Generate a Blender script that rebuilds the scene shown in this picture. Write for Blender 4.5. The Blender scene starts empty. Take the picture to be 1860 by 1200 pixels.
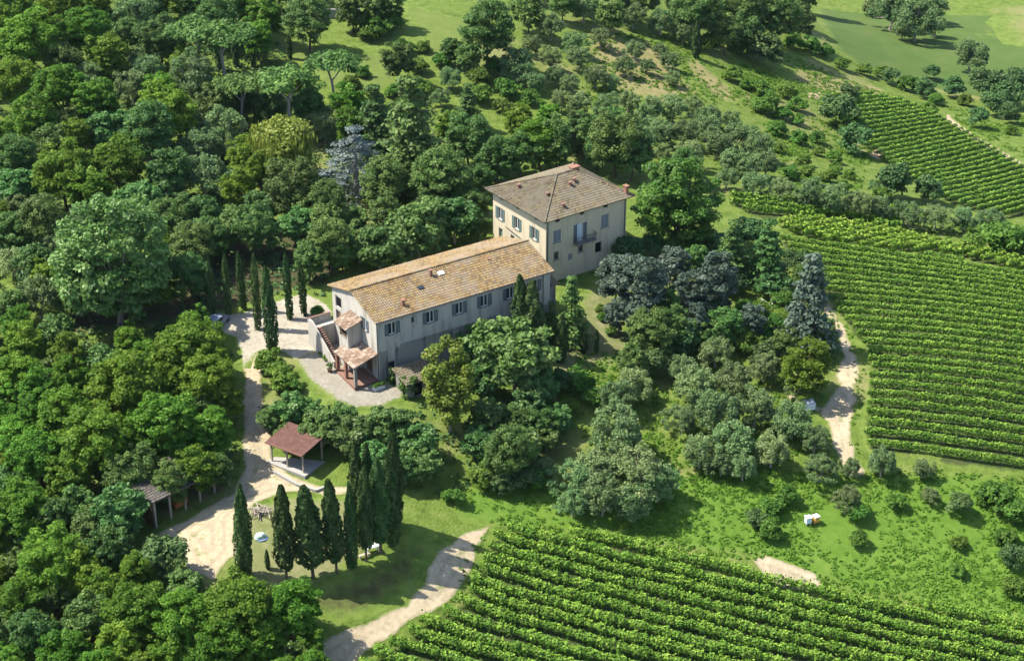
import bpy, math, random
import numpy as np
from mathutils import Vector
from mathutils.geometry import delaunay_2d_cdt

# ---------------------------------------------------------------- camera, world, sun, exposure
SC = bpy.context.scene
COL = SC.collection
F_PX, PITCH, CAM_H = 3100.0, math.radians(28.3), 103.0
cam = bpy.data.cameras.new('camera')
cam.lens = 60.0; cam.sensor_width = 36.0; cam.clip_start = 1.0; cam.clip_end = 3000.0
camo = bpy.data.objects.new('camera', cam); COL.objects.link(camo)
camo.location = (0, 0, CAM_H); camo.rotation_euler = (math.radians(90) - PITCH, 0, 0)
SC.camera = camo
SUN_EL, SUN_A = math.radians(54), math.radians(9)
to_sun = Vector((-math.cos(SUN_A) * math.cos(SUN_EL), math.sin(SUN_A) * math.cos(SUN_EL), math.sin(SUN_EL)))
W = bpy.data.worlds.new("World"); SC.world = W; W.use_nodes = True
nt = W.node_tree
sky = nt.nodes.new('ShaderNodeTexSky'); sky.sky_type = 'NISHITA'; sky.sun_disc = False
sky.sun_elevation = SUN_EL; sky.sun_rotation = math.atan2(to_sun.x, to_sun.y)
bg = nt.nodes['Background']; bg.inputs[1].default_value = 0.13
nt.links.new(sky.outputs[0], bg.inputs[0])
sl = bpy.data.lights.new('sun', 'SUN'); sl.energy = 4.6; sl.angle = math.radians(0.5); sl.color = (1.0, 0.945, 0.845)
so = bpy.data.objects.new('sun', sl); COL.objects.link(so); so.location = (-60, 200, 150)
so.rotation_euler = (-to_sun).to_track_quat('-Z', 'Y').to_euler()
vs = SC.view_settings
vs.view_transform = 'Standard'; vs.look = 'None'; vs.gamma = 1.0; vs.use_curve_mapping = False
vs.exposure = 1.5
cy = SC.cycles
cy.max_bounces = 5; cy.diffuse_bounces = 4; cy.glossy_bounces = 2; cy.transmission_bounces = 3; cy.transparent_max_bounces = 6
cy.caustics_reflective = False; cy.caustics_refractive = False

# ---------------------------------------------------------------- projection helpers (photo pixels <-> ground)
CP, SP = math.cos(PITCH), math.sin(PITCH)
def ray(px, py):
    x = (px - 930.0) / F_PX; u = (600.0 - py) / F_PX
    d = np.array([x, CP + u * SP, -SP + u * CP])
    return d / np.linalg.norm(d)
def proj(p):
    x, y, z = p[0], p[1], p[2] - CAM_H
    d = y * CP - z * SP; u = y * SP + z * CP
    return 930 + F_PX * x / d, 600 - F_PX * u / d, d

# ---------------------------------------------------------------- terrain
CTRL = [(690,700,0),(600,620,.2),(480,590,.4),(400,585,.5),(560,540,.8),(800,620,0),(1000,600,-.2),(1075,490,0),(880,440,.3),(1000,500,0),(1130,440,0),(1100,620,-1.5),
 (620,730,-.5),(450,620,0),(560,780,-2.4),(530,850,-3.2),(440,880,-3.6),(380,980,-4.2),(350,1040,-4.6),(570,1045,-4.8),(690,1000,-4.2),(820,880,-4.5),
 (900,800,-3.6),(770,740,-1.2),(460,770,-1.6),(800,1030,-6.5),(700,1150,-8),(600,1180,-8.5),(1000,980,-7),(1300,1150,-11),(1700,1180,-12.5),(1000,1180,-10),
 (1250,900,-6),(1100,750,-3.5),(1400,1030,-9),(1600,950,-8.5),(1800,950,-9),(1550,850,-6),(1540,700,-4),(1500,560,-3),(1300,700,-4),(1250,560,-2),
 (1700,820,-5.5),(1850,820,-6),(1700,650,-3),(1850,650,-3.5),(1600,460,-3),(1850,500,-5),(1350,360,-1),(1600,390,-5),(1850,410,-8),(1300,150,-4),
 (1150,200,-.5),(1400,250,-6),(1550,280,-10),(1750,300,-13),(1850,250,-17),(1500,160,-12),(1650,150,-20),(1500,30,-24),(1800,60,-24),(1400,20,-10),
 (1100,30,2),(900,150,3),(800,60,6),(680,130,5),(500,60,7),(200,40,9),(50,150,7),(300,250,4),(600,300,2),(100,400,3),(60,650,-.5),(250,700,-1.8),
 (200,560,.5),(50,900,-4),(200,950,-4.6),(100,1150,-8),(400,1150,-7)]
WORLD_CTRL = [(-400,100,5),(-400,300,20),(-300,600,30),(0,700,12),(300,650,-30),(450,400,-35),(420,150,-30),(250,20,-25),(0,20,-22),(-250,20,-12)]
_P, _Z = [], []
for (a, b, z) in CTRL:
    r = ray(a, b); t = (z - CAM_H) / r[2]
    _P.append((r[0] * t, r[1] * t)); _Z.append(z)
for (x, y, z) in WORLD_CTRL:
    _P.append((x, y)); _Z.append(z)
_P = np.array(_P) / 100.0; _Z = np.array(_Z, float)
def _phi(d2):
    return 0.5 * d2 * np.log(d2 + 1e-9)
def _fit():
    n = len(_P)
    d2 = ((_P[:, None] - _P[None]) ** 2).sum(2)
    A = np.zeros((n + 3, n + 3)); A[:n, :n] = _phi(d2) + np.eye(n) * 0.012
    Q = np.c_[np.ones(n), _P]; A[:n, n:] = Q; A[n:, :n] = Q.T
    return np.linalg.solve(A, np.r_[_Z, 0, 0, 0])
_Wt = _fit()
def ground(x, y):
    x = np.atleast_1d(np.asarray(x, float)); y = np.atleast_1d(np.asarray(y, float))
    out = np.empty(x.shape)
    for i in range(0, len(x), 4000):
        q = np.c_[x[i:i+4000], y[i:i+4000]] / 100.0
        d2 = ((q[:, None] - _P[None]) ** 2).sum(2)
        out[i:i+4000] = _phi(d2) @ _Wt[:-3] + _Wt[-3] + q @ _Wt[-2:]
    return out
def gz(x, y):
    return float(ground([x], [y])[0])
def hit(px, py, h=0.0):
    """ground point under the pixel ray, for something whose middle sits h above the ground"""
    r = ray(px, py)
    ts = np.linspace(90, 620, 107)
    f = CAM_H + r[2] * ts - ground(r[0] * ts, r[1] * ts) - h
    k = np.argmax(f < 0) if (f < 0).any() else len(ts) - 1
    lo, hi = ts[max(k - 1, 0)], ts[k]
    for _ in range(3):
        t = np.linspace(lo, hi, 12)
        f = CAM_H + r[2] * t - ground(r[0] * t, r[1] * t) - h
        j = int(np.argmax(f < 0)) if (f < 0).any() else 11
        lo, hi = t[max(j - 1, 0)], t[j]
    t = 0.5 * (lo + hi)
    return np.array([r[0] * t, r[1] * t])

# ---------------------------------------------------------------- object helpers
def tag(o, label=None, cat=None, group=None, kind=None):
    if label: o['label'] = label
    if cat: o['category'] = cat
    if group: o['group'] = group
    if kind: o['kind'] = kind
    return o
def link(name, me, mat=None, parent=None):
    o = bpy.data.objects.new(name, me); COL.objects.link(o)
    if mat is not None and me is not None and not me.materials: me.materials.append(mat)
    if parent: o.parent = parent
    return o
def empty(name, loc, rz=0, label=None, cat=None, group=None):
    o = bpy.data.objects.new(name, None); COL.objects.link(o)
    o.location = loc; o.rotation_euler = (0, 0, rz); o.empty_display_size = 0.5
    return tag(o, label, cat, group)
def quad_mesh(name, Q, v=None):
    """Q: (N,4,3) quads; v: one random number per face for colour"""
    n = len(Q); me = bpy.data.meshes.new(name)
    me.vertices.add(n * 4); me.vertices.foreach_set('co', np.ascontiguousarray(Q, np.float32).ravel())
    me.loops.add(n * 4); me.loops.foreach_set('vertex_index', np.arange(n * 4, dtype=np.int32))
    me.polygons.add(n); me.polygons.foreach_set('loop_start', np.arange(0, n * 4, 4, dtype=np.int32))
    me.polygons.foreach_set('loop_total', np.full(n, 4, np.int32))
    if v is not None:
        a = me.attributes.new('v', 'FLOAT', 'FACE'); a.data.foreach_set('value', np.asarray(v, np.float32))
    me.update(calc_edges=True)
    return me
def unit(a):
    return a / np.maximum(np.linalg.norm(a, axis=-1, keepdims=True), 1e-9)
def cards(pos, nor, size, rng, asp=1.35):
    """leaf sprays: one quad per point, square to nor"""
    n = len(pos); t = unit(np.cross(nor, unit(rng.normal(size=(n, 3)))))
    b = np.cross(nor, t)
    s = (np.asarray(size) * np.ones(n))[:, None] * 0.5
    t = t * s * asp; b = b * s / asp * 1.2
    k = rng.uniform(.25, .75, (n, 1))
    return np.stack([pos - t, pos - b * 1.1 + t * (k - .5), pos + t, pos + b * 1.1 - t * (k - .5)], 1)

class MB:
    """collects boxes, bars and faces in one mesh"""
    def __init__(s): s.v = []; s.f = []
    def face(s, *pts):
        i = len(s.v); s.v += [tuple(p) for p in pts]; s.f.append(tuple(range(i, i + len(pts))))
    def box(s, x0, x1, y0, y1, z0, z1, fr=None):
        c = [(x, y, z) for z in (z0, z1) for (x, y) in ((x0, y0), (x1, y0), (x1, y1), (x0, y1))]
        if fr: c = [fr(*p) for p in c]
        i = len(s.v); s.v += c
        fs = [(0, 3, 2, 1), (4, 5, 6, 7), (0, 1, 5, 4), (1, 2, 6, 5), (2, 3, 7, 6), (3, 0, 4, 7)]
        s.f += [tuple(i + k for k in f) for f in fs]
        return s
    def bar(s, p, q, w, h=None):
        p, q = Vector(p), Vector(q); h = h or w
        d = (q - p).normalized(); a = d.cross(Vector((0, 0, 1)))
        if a.length < 1e-3: a = Vector((1, 0, 0))
        a.normalize(); b = a.cross(d)
        i = len(s.v)
        for e in (p, q):
            for (m, n) in ((-1, -1), (1, -1), (1, 1), (-1, 1)): s.v.append(tuple(e + a * m * w / 2 + b * n * h / 2))
        s.f += [tuple(i + k for k in f) for f in ((0, 1, 2, 3), (7, 6, 5, 4), (0, 4, 5, 1), (1, 5, 6, 2), (2, 6, 7, 3), (3, 7, 4, 0))]
        return s
    def tube(s, pts, rad, n=8, cap=True):
        pts = [Vector(p) for p in pts]; i = len(s.v)
        for k, p in enumerate(pts):
            d = (pts[min(k + 1, len(pts) - 1)] - pts[max(k - 1, 0)]).normalized()
            a = d.cross(Vector((0, 1, 0.01))); 
            if a.length < .05: a = d.cross(Vector((1, 0, 0)))
            a.normalize(); b = d.cross(a)
            for j in range(n):
                t = 2 * math.pi * j / n
                s.v.append(tuple(p + (a * math.cos(t) + b * math.sin(t)) * rad[k]))
        for k in range(len(pts) - 1):
            for j in range(n):
                s.f.append((i + k * n + j, i + k * n + (j + 1) % n, i + (k + 1) * n + (j + 1) % n, i + (k + 1) * n + j))
        if cap:
            s.f.append(tuple(i + j for j in reversed(range(n)))); s.f.append(tuple(i + (len(pts) - 1) * n + j for j in range(n)))
        return s
    def build(s, name, mat, parent=None, smooth=False):
        me = bpy.data.meshes.new(name); me.from_pydata(s.v, [], s.f); me.update()
        if smooth: me.polygons.foreach_set('use_smooth', [True] * len(me.polygons))
        return link(name, me, mat, parent)

# ---------------------------------------------------------------- materials
class NT:
    def __init__(s, name):
        s.m = bpy.data.materials.new(name); s.m.use_nodes = True; s.t = s.m.node_tree; s.n = s.t.nodes; s.l = s.t.links
        s.bsdf = s.n['Principled BSDF']; s.out = s.n['Material Output']
    def node(s, typ, **kw):
        x = s.n.new(typ)
        for k, v in kw.items(): setattr(x, k, v)
        return x
    def put(s, inp, val):
        if hasattr(val, 'links'): s.l.new(val, inp)
        elif isinstance(val, (tuple, list)): inp.default_value = tuple(val) + (1,) if len(val) == 3 and inp.type == 'RGBA' else tuple(val)
        else: inp.default_value = val
    def noise(s, vec, scale, detail=4, rough=.6):
        x = s.node('ShaderNodeTexNoise'); s.put(x.inputs['Vector'], vec); x.inputs['Scale'].default_value = scale
        x.inputs['Detail'].default_value = detail; x.inputs['Roughness'].default_value = rough
        return x.outputs[0]
    def ramp(s, fac, stops):
        x = s.node('ShaderNodeValToRGB'); s.put(x.inputs[0], fac); e = x.color_ramp.elements
        while len(e) < len(stops): e.new(.5)
        for k, (p, c) in enumerate(stops): e[k].position = p; e[k].color = tuple(c) + (1,)
        return x.outputs[0]
    def mix(s, fac, a, b, mode='MIX'):
        x = s.node('ShaderNodeMix', data_type='RGBA', blend_type=mode)
        s.put(x.inputs[0], fac); s.put(x.inputs[6], a); s.put(x.inputs[7], b)
        return x.outputs[2]
    def math(s, op, a, b=0.0, c=None, clamp=False):
        x = s.node('ShaderNodeMath', operation=op, use_clamp=clamp)
        s.put(x.inputs[0], a); s.put(x.inputs[1], b)
        if c is not None: s.put(x.inputs[2], c)
        return x.outputs[0]
    def smooth(s, v, lo, hi):
        x = s.node('ShaderNodeMapRange', interpolation_type='SMOOTHSTEP'); s.put(x.inputs[0], v)
        x.inputs[1].default_value = lo; x.inputs[2].default_value = hi
        return x.outputs[0]
    def attr(s, name):
        return s.node('ShaderNodeAttribute', attribute_name=name).outputs['Fac']
    def pos(s):
        return s.node('ShaderNodeNewGeometry').outputs['Position']
    def obj(s):
        return s.node('ShaderNodeTexCoord').outputs['Object']
    def bump(s, h, strength=.5, dist=.1):
        x = s.node('ShaderNodeBump'); s.put(x.inputs['Height'], h); x.inputs['Strength'].default_value = strength; x.inputs['Distance'].default_value = dist
        s.l.new(x.outputs[0], s.bsdf.inputs['Normal'])
    def done(s, col, rough=.8, spec=.3):
        s.put(s.bsdf.inputs['Base Color'], col); s.put(s.bsdf.inputs['Roughness'], rough); s.bsdf.inputs['Specular IOR Level'].default_value = spec
        return s.m
def dim(c):
    return tuple(x * .84 for x in c)
def plain(name, col, rough=.7, spec=.3, var=.15, scale=3.0):
    col = dim(col)
    t = NT(name); n = t.noise(t.obj(), scale)
    return t.done(t.mix(n, tuple(c * (1 - var) for c in col), tuple(min(1, c * (1 + var)) for c in col)), rough, spec)
def leaf_mat(name, dark, light, trans=.3, rough=.55, spec=.25, tip=None, hv=.22):
    """foliage: two leaf tones by spray, a slight difference from tree to tree, light passing through"""
    t = NT(name); v = t.attr('v')
    c = t.mix(v, dark, light)
    if tip: c = t.mix(t.smooth(v, .72, .95), c, tip)
    r = t.node('ShaderNodeObjectInfo').outputs['Random']
    h = t.node('ShaderNodeHueSaturation'); t.put(h.inputs['Color'], c)
    t.put(h.inputs['Value'], t.math('MULTIPLY_ADD', r, 2 * hv, 1 - hv))
    t.put(h.inputs['Hue'], t.math('MULTIPLY_ADD', t.math('FRACT', t.math('MULTIPLY', r, 7.31)), .2 * hv, .506 - .1 * hv))
    c = h.outputs[0]
    t.done(c, rough, spec)
    tr = t.node('ShaderNodeBsdfTranslucent'); t.put(tr.inputs[0], c)
    mx = t.node('ShaderNodeMixShader'); mx.inputs[0].default_value = trans
    t.l.new(t.bsdf.outputs[0], mx.inputs[1]); t.l.new(tr.outputs[0], mx.inputs[2]); t.l.new(mx.outputs[0], t.out.inputs[0])
    return t.m
def grass_col(t, p):
    """scrubby summer grass: greens, straw and moss in patches"""
    a = t.noise(p, .055, 5, .65); b = t.noise(p, .6, 5, .7); c = t.noise(p, 3.2, 3, .7)
    g = t.ramp(b, [(.3, (.05, .082, .012)), (.5, (.095, .14, .022)), (.68, (.14, .17, .042))])
    s = t.mix(b, (.13, .15, .045), (.22, .19, .085))
    g = t.mix(t.smooth(a, .52, .68), g, s)
    return t.mix(t.math('MULTIPLY', c, .4), g, (.05, .08, .016))
M = {}
t = NT('grass_ground'); p = t.pos(); M['ground'] = t.done(grass_col(t, p), .95, .1); t.bump(t.noise(p, 2.5, 4, .7), .8, .35)
def area_mat(name, stops, scale, rough=.95, soft=(.25, .8), b=.12, ruts=None):
    """bare ground whose ragged edge runs out into the grass"""
    t = NT(name); p = t.pos()
    stops = [(q, dim(c)) for q, c in stops]
    n = t.noise(p, scale, 6, .7); n2 = t.noise(p, scale * .18, 3, .6)
    c = t.ramp(t.math('ADD', t.math('MULTIPLY', n, .6), t.math('MULTIPLY', n2, .4)), stops)
    e = t.math('ADD', t.attr('edge'), t.math('MULTIPLY_ADD', t.noise(p, 1.1, 4, .7), 1.1, -.55))
    if ruts:                                               # wheel ruts and a worn crown, following the length of the track
        w = t.math('SINE', t.math('MULTIPLY', t.math('ADD', t.attr('dist'), t.math('MULTIPLY', t.noise(p, .8, 3), .35)), 5.2))
        c = t.mix(t.math('MULTIPLY', t.smooth(w, -.2, .9), .38), c, ruts)
        c = t.mix(t.math('MULTIPLY', t.math('MULTIPLY', t.smooth(t.attr('dist'), .9, 1.4), t.smooth(t.noise(p, .7, 5, .75), .52, .66)), .75), c, grass_col(t, p))
    c = t.mix(t.smooth(e, *soft), grass_col(t, p), c)
    m = t.done(c, rough, .1); t.bump(n, .7, b)
    return m
M['sand'] = area_mat('sandy_earth', [(.3, (.19, .15, .09)), (.45, (.32, .26, .165)), (.6, (.39, .325, .22)), (.75, (.46, .39, .275))], 1.9, soft=(-.1, .4), ruts=(.17, .145, .10))
M['gravel'] = area_mat('gravel', [(.3, (.165, .15, .115)), (.5, (.23, .21, .165)), (.72, (.32, .29, .235))], 2.2)
M['soil'] = area_mat('bare_soil', [(.3, (.24, .18, .12)), (.55, (.38, .29, .19)), (.75, (.5, .4, .28))], 1.0, soft=(.2, 1.0))
M['dry'] = area_mat('dry_grass', [(.3, (.11, .12, .04)), (.5, (.19, .17, .07)), (.7, (.27, .22, .11))], 1.2, soft=(.1, 1.0))
M['lawn'] = area_mat('mown_lawn', [(.3, (.075, .105, .022)), (.55, (.108, .145, .032)), (.75, (.145, .165, .05))], .5, soft=(.1, .6), b=.04)
M['meadow'] = area_mat('hay_meadow', [(.3, (.046, .082, .017)), (.5, (.064, .104, .023)), (.62, (.08, .112, .03)), (.8, (.115, .115, .05))], .22, soft=(.1, .8), b=.06)
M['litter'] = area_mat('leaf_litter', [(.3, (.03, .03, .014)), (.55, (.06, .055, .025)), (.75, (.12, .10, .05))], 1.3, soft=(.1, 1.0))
M['paving'] = area_mat('grey_paving', [(.3, (.05, .055, .05)), (.6, (.075, .08, .07)), (.8, (.10, .10, .09))], 1.5, soft=(.1, .4), b=.02)
M['rough'] = area_mat('dusty_grass', [(.3, (.085, .105, .03)), (.5, (.14, .15, .058)), (.7, (.23, .20, .12))], .9, soft=(.1, .7))
M['court'] = area_mat('sunlit_gravel', [(.3, (.17, .15, .11)), (.5, (.29, .26, .20)), (.72, (.39, .355, .28))], 2.2, soft=(0, .5))  # brighter gravel: sunlight on the upper court put into its colour
M['scrub'] = area_mat('scrub_grass', [(.3, (.05, .105, .011)), (.5, (.08, .148, .018)), (.7, (.12, .18, .03))], 1.2, soft=(.1, 1.0))
M['vinesoil'] = area_mat('vineyard_grass', [(.3, (.026, .04, .011)), (.5, (.045, .064, .017)), (.75, (.08, .08, .034))], 1.5, soft=(.1, .8))  # darkened so that the shade in the gaps between rows is in the colour

# ---------------------------------------------------------------- ground sheet and the surfaces that lie on it
def axis(lo, hi, a, b, step, n):
    return np.r_[np.linspace(lo, a, n)[:-1], np.arange(a, b, step), np.linspace(b, hi, n)]
gx = axis(-1500, 1500, -150, 190, 1.0, 26); gy = axis(-300, 2200, 95, 400, 1.0, 30)
GX, GY = np.meshgrid(gx, gy)
far = np.clip((np.hypot(GX, GY - 230) - 420) / 600, 0, 1)
GZ = ground(GX.ravel(), GY.ravel()).reshape(GX.shape)
GZ = np.clip(GZ, -60, 60) * (1 - far) - 12 * far
me = bpy.data.meshes.new('ground'); ny, nx = GX.shape
me.vertices.add(nx * ny); me.vertices.foreach_set('co', np.stack([GX, GY, GZ], 2).astype(np.float32).ravel())
I = np.arange(nx * ny).reshape(ny, nx)
Fq = np.stack([I[:-1, :-1], I[:-1, 1:], I[1:, 1:], I[1:, :-1]], 2).reshape(-1, 4).astype(np.int32)
me.loops.add(Fq.size); me.loops.foreach_set('vertex_index', Fq.ravel())
me.polygons.add(len(Fq)); me.polygons.foreach_set('loop_start', np.arange(0, Fq.size, 4, dtype=np.int32)); me.polygons.foreach_set('loop_total', np.full(len(Fq), 4, np.int32))
me.update(calc_edges=True); me.polygons.foreach_set('use_smooth', [True] * len(Fq))
tag(link('ground', me, M['ground']), 'sloping hillside of green summer grass', kind='structure')
def inside(P, poly):
    x, y = P[:, 0], P[:, 1]; r = np.zeros(len(P), bool); n = len(poly)
    for i in range(n):
        (x0, y0), (x1, y1) = poly[i], poly[(i + 1) % n]
        c = ((y0 > y) != (y1 > y)) & (x < (x1 - x0) * (y - y0) / ((y1 - y0) if y1 != y0 else 1e-9) + x0)
        r ^= c
    return r
def dist_edge(P, poly):
    d = np.full(len(P), 1e9); n = len(poly)
    for i in range(n):
        a, b = np.array(poly[i]), np.array(poly[(i + 1) % n]); ab = b - a
        t = np.clip(((P - a) @ ab) / max(ab @ ab, 1e-9), 0, 1)
        d = np.minimum(d, np.linalg.norm(P - (a + t[:, None] * ab), axis=1))
    return d
def world_poly(px):
    return [tuple(hit(a, b)) for (a, b) in px]
def area(name, px, mat, label, lift=.05, grid=1.6, soft=1.0, seed=1, jit=.3):
    rng = random.Random(seed); wp = world_poly(px); out = []
    for i in range(len(wp)):
        a, b = Vector(wp[i]), Vector(wp[(i + 1) % len(wp)]); n = max(1, int((b - a).length / 1.3))
        for k in range(n):
            q = a.lerp(b, k / n); out.append((q.x + rng.uniform(-jit, jit), q.y + rng.uniform(-jit, jit)))
    A = np.array(out); lo, hi = A.min(0), A.max(0)
    X, Y = np.meshgrid(np.arange(lo[0], hi[0], grid), np.arange(lo[1], hi[1], grid)); G = np.c_[X.ravel(), Y.ravel()]
    G = G[inside(G, out)]; G = G[dist_edge(G, out) > .45 * grid]
    vv = [Vector(p) for p in out] + [Vector(p) for p in G]
    v, _, f, _, _, _ = delaunay_2d_cdt(vv, [], [list(range(len(out)))], 1, 1e-4)
    V = np.array([(p.x, p.y) for p in v]); z = ground(V[:, 0], V[:, 1]) + lift
    me = bpy.data.meshes.new(name); me.from_pydata([(a, b, c) for (a, b), c in zip(V, z)], [], [tuple(q) for q in f])
    e = np.clip(dist_edge(V, out) / soft, 0, 1); at = me.attributes.new('edge', 'FLOAT', 'POINT'); at.data.foreach_set('value', e.astype(np.float32))
    at = me.attributes.new('dist', 'FLOAT', 'POINT'); at.data.foreach_set('value', dist_edge(V, out).astype(np.float32))
    me.update()
    if len(me.polygons) and me.polygons[0].normal.z < 0: me.flip_normals()
    me.polygons.foreach_set('use_smooth', [True] * len(me.polygons))
    return tag(link(name, me, mat), label, kind='structure')
YARD = [(392,578),(440,566),(478,556),(515,541),(552,531),(585,548),(604,566),(640,640),(700,690),(742,706),(735,726),(690,742),(640,742),(600,728),(567,700),(545,672),(522,640),(505,632),(470,640),(455,665),(447,640),(432,612),(405,600)]
DRIVE = [(436,612),(458,612),(474,640),(474,690),(478,735),(490,790),(496,832),(540,868),(590,884),(650,884),(652,902),(590,900),(520,892),(465,912),(455,922),(432,945),(430,1000),(410,1018),(384,1058),(350,1045),(328,1000),(300,985),(288,972),(360,930),(420,895),(440,862),(442,800),(440,730),(446,690),(440,650)]
TRACK = [(893,952),(880,975),(868,1000),(852,1035),(830,1084),(808,1098),(757,1122),(706,1155),(660,1185),(640,1215),(600,1260),(520,1290),(500,1260),(545,1205),(572,1172),(620,1140),(686,1124),(735,1095),(768,1063),(778,1032),(800,1003),(832,976),(858,962)]
VTRACK = [(1500,545),(1512,560),(1530,590),(1545,622),(1560,650),(1557,690),(1553,740),(1549,775),(1546,800),(1553,828),(1575,852),(1572,868),(1540,862),(1520,828),(1508,800),(1500,770),(1490,742),(1512,722),(1522,700),(1518,680),(1532,650),(1528,625),(1512,590),(1495,560)]
area('court', [(385,580),(440,566),(478,556),(515,541),(552,531),(585,548),(604,566),(585,600),(577,640),(540,652),(512,640),(500,628),(470,640),(458,668),(440,668),(436,640),(428,612),(402,602)], M['court'], 'upper court among the avenue cypresses, sunlight painted into its pale gravel', .038, seed=33, soft=.7, grid=.9)
area('yard', YARD, M['gravel'], 'pale gravel courtyard in front of the long farmhouse', .026, grid=1.0, seed=2)
area('driveway', DRIVE, M['sand'], 'sandy drive running from the courtyard down past the carport', .030, seed=3, soft=.9, grid=.6)
area('track', TRACK, M['sand'], 'sandy track along the end of the front vine rows', .030, seed=4, soft=.9, grid=.6)
area('track', VTRACK, M['sand'], 'sandy track between the olive trees and the big vineyard', .030, seed=5, soft=1.0, grid=.6)
area('path', [(1428,710),(1440,716),(1482,738),(1492,742),(1490,750),(1470,742),(1436,724)], M['sand'], 'short sandy path leading to the white beehive', .03, soft=.25, seed=6, grid=.4)
area('path', [(1720,205),(1757,236),(1800,262),(1880,308),(1880,318),(1850,303),(1795,272),(1750,244),(1714,214)], M['soil'], 'narrow bare path along the top of the far vineyard', .03, soft=.25, seed=7, grid=.5)
area('bare_earth', [(1368,1018),(1398,1010),(1440,1022),(1482,1042),(1496,1068),(1465,1074),(1420,1064),(1386,1044)], M['sand'], 'bare sandy scar at the top of the front vine rows', .03, seed=8, grid=.5, soft=.5)
for k, (px, lb) in enumerate([([(1744,424),(1770,426),(1788,440),(1770,450),(1748,440)], 'bare earth patch at the end of the yellow-green vine band'),
    ([(1585,268),(1606,266),(1614,282),(1596,292),(1580,284)], 'bare earth patch beside the dark bush by the far vineyard'),
    ([(1468,168),(1490,166),(1500,176),(1484,182),(1466,178)], 'small bare earth patch on the dry bank')]):
    area('bare_earth', px, M['soil'], lb, .03, seed=9 + k, soft=.5, grid=.5)
area('dry_bank', [(1245,95),(1275,112),(1320,150),(1352,182),(1340,192),(1290,176),(1262,150),(1240,118)], M['dry'], 'strip of dry tan grass between the olives', .018, seed=21, soft=2)
area('dry_bank', [(1440,120),(1480,132),(1560,148),(1620,165),(1600,178),(1530,176),(1470,160),(1432,140)], M['dry'], 'band of dry tan grass below the far meadow', .018, seed=22, soft=2)
area('dry_bank', [(1060,60),(1200,70),(1290,180),(1230,200),(1120,170),(1040,120)], M['dry'], 'dry grass under the scattered olives', .012, seed=23, soft=4)
area('lawn', [(725,2),(760,14),(850,40),(842,66),(832,118),(788,120),(770,96),(776,60),(748,40)], M['lawn'], 'mown lawn in the garden above', .018, seed=24)
area('lawn', [(640,100),(712,98),(722,148),(688,168),(600,170),(560,120),(520,104),(530,84),(600,92)], M['lawn'], 'mown lawn behind the umbrella pine', .018, seed=25)
area('meadow', [(1440,-70),(1475,0),(1490,45),(1515,88),(1560,118),(1640,150),(1740,172),(1870,196),(2000,220),(2100,-70)], M['meadow'], 'mown meadow on the far slope', .012, grid=3, seed=27, soft=3)
area('dry_bank', [(1790,40),(1830,10),(1900,0),(1990,40),(1980,110),(1880,90),(1820,80)], M['dry'], 'dry tan patch in the far meadow', .022, seed=28, soft=14)
area('lawn', [(985,618),(1010,600),(1040,590),(1062,520),(1100,516),(1140,560),(1150,640),(1110,668),(1040,690),(1000,680)], M['rough'], 'dry grass terrace below the end of the farmhouse', .018, seed=29, soft=2)
area('lawn', [(555,700),(600,735),(650,750),(745,730),(750,750),(700,765),(620,762),(565,735)], M['rough'], 'worn grass verge edging the gravel courtyard', .018, seed=30)
area('lawn', [(458,925),(520,897),(600,903),(660,905),(690,960),(660,1020),(590,1060),(500,1075),(410,1045),(432,1005),(436,950)], M['rough'], 'dusty grass under the row of clipped cypresses', .018, seed=31, soft=1.5)
area('leaf_litter', [(330,420),(640,420),(640,480),(600,530),(550,528),(515,538),(478,552),(440,562),(386,576),(330,590),(60,620),(120,560),(300,540)], M['litter'], 'leaf litter behind the avenue, the deep shade of the wood painted in', .018, seed=34, soft=2)  # dark floor sheet stands in for deep shade under the wood
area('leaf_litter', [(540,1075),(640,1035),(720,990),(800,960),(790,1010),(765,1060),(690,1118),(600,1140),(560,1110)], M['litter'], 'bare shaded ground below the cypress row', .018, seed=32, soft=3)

# ---------------------------------------------------------------- building materials
def plaster(name, c0, c1, stain, amt=.5, scale=.5):
    c0, c1, stain = dim(c0), dim(c1), dim(stain)
    t = NT(name); p = t.obj()
    n = t.noise(p, scale, 6, .65); f = t.noise(p, 5, 4, .7)
    mp = t.node('ShaderNodeMapping'); t.put(mp.inputs['Vector'], p); mp.inputs['Scale'].default_value = (1.6, 1.6, .22)
    s = t.noise(mp.outputs[0], .8, 5, .7)
    c = t.mix(n, c0, c1); c = t.mix(t.math('MULTIPLY', t.smooth(s, .46, .7), amt), c, stain); c = t.mix(t.math('MULTIPLY', f, .25), c, stain)
    m = t.done(c, .92, .15); t.bump(f, .35, .03)
    return m
M['plaster'] = plaster('grey_plaster', (.50, .47, .415), (.40, .375, .325), (.20, .18, .145), .8)
M['oldplaster'] = plaster('stained_plaster', (.32, .305, .265), (.22, .21, .18), (.085, .082, .07), 1.0, .9)
M['ochre'] = plaster('ochre_plaster', (.58, .49, .34), (.48, .41, .285), (.28, .25, .195), .5)
M['stone'] = plaster('weathered_stone', (.28, .265, .235), (.20, .19, .165), (.12, .12, .10), .7, 1.2)
M['concrete'] = plaster('pale_concrete', (.36, .345, .31), (.28, .27, .245), (.21, .20, .185), .4, 1.0)
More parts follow.
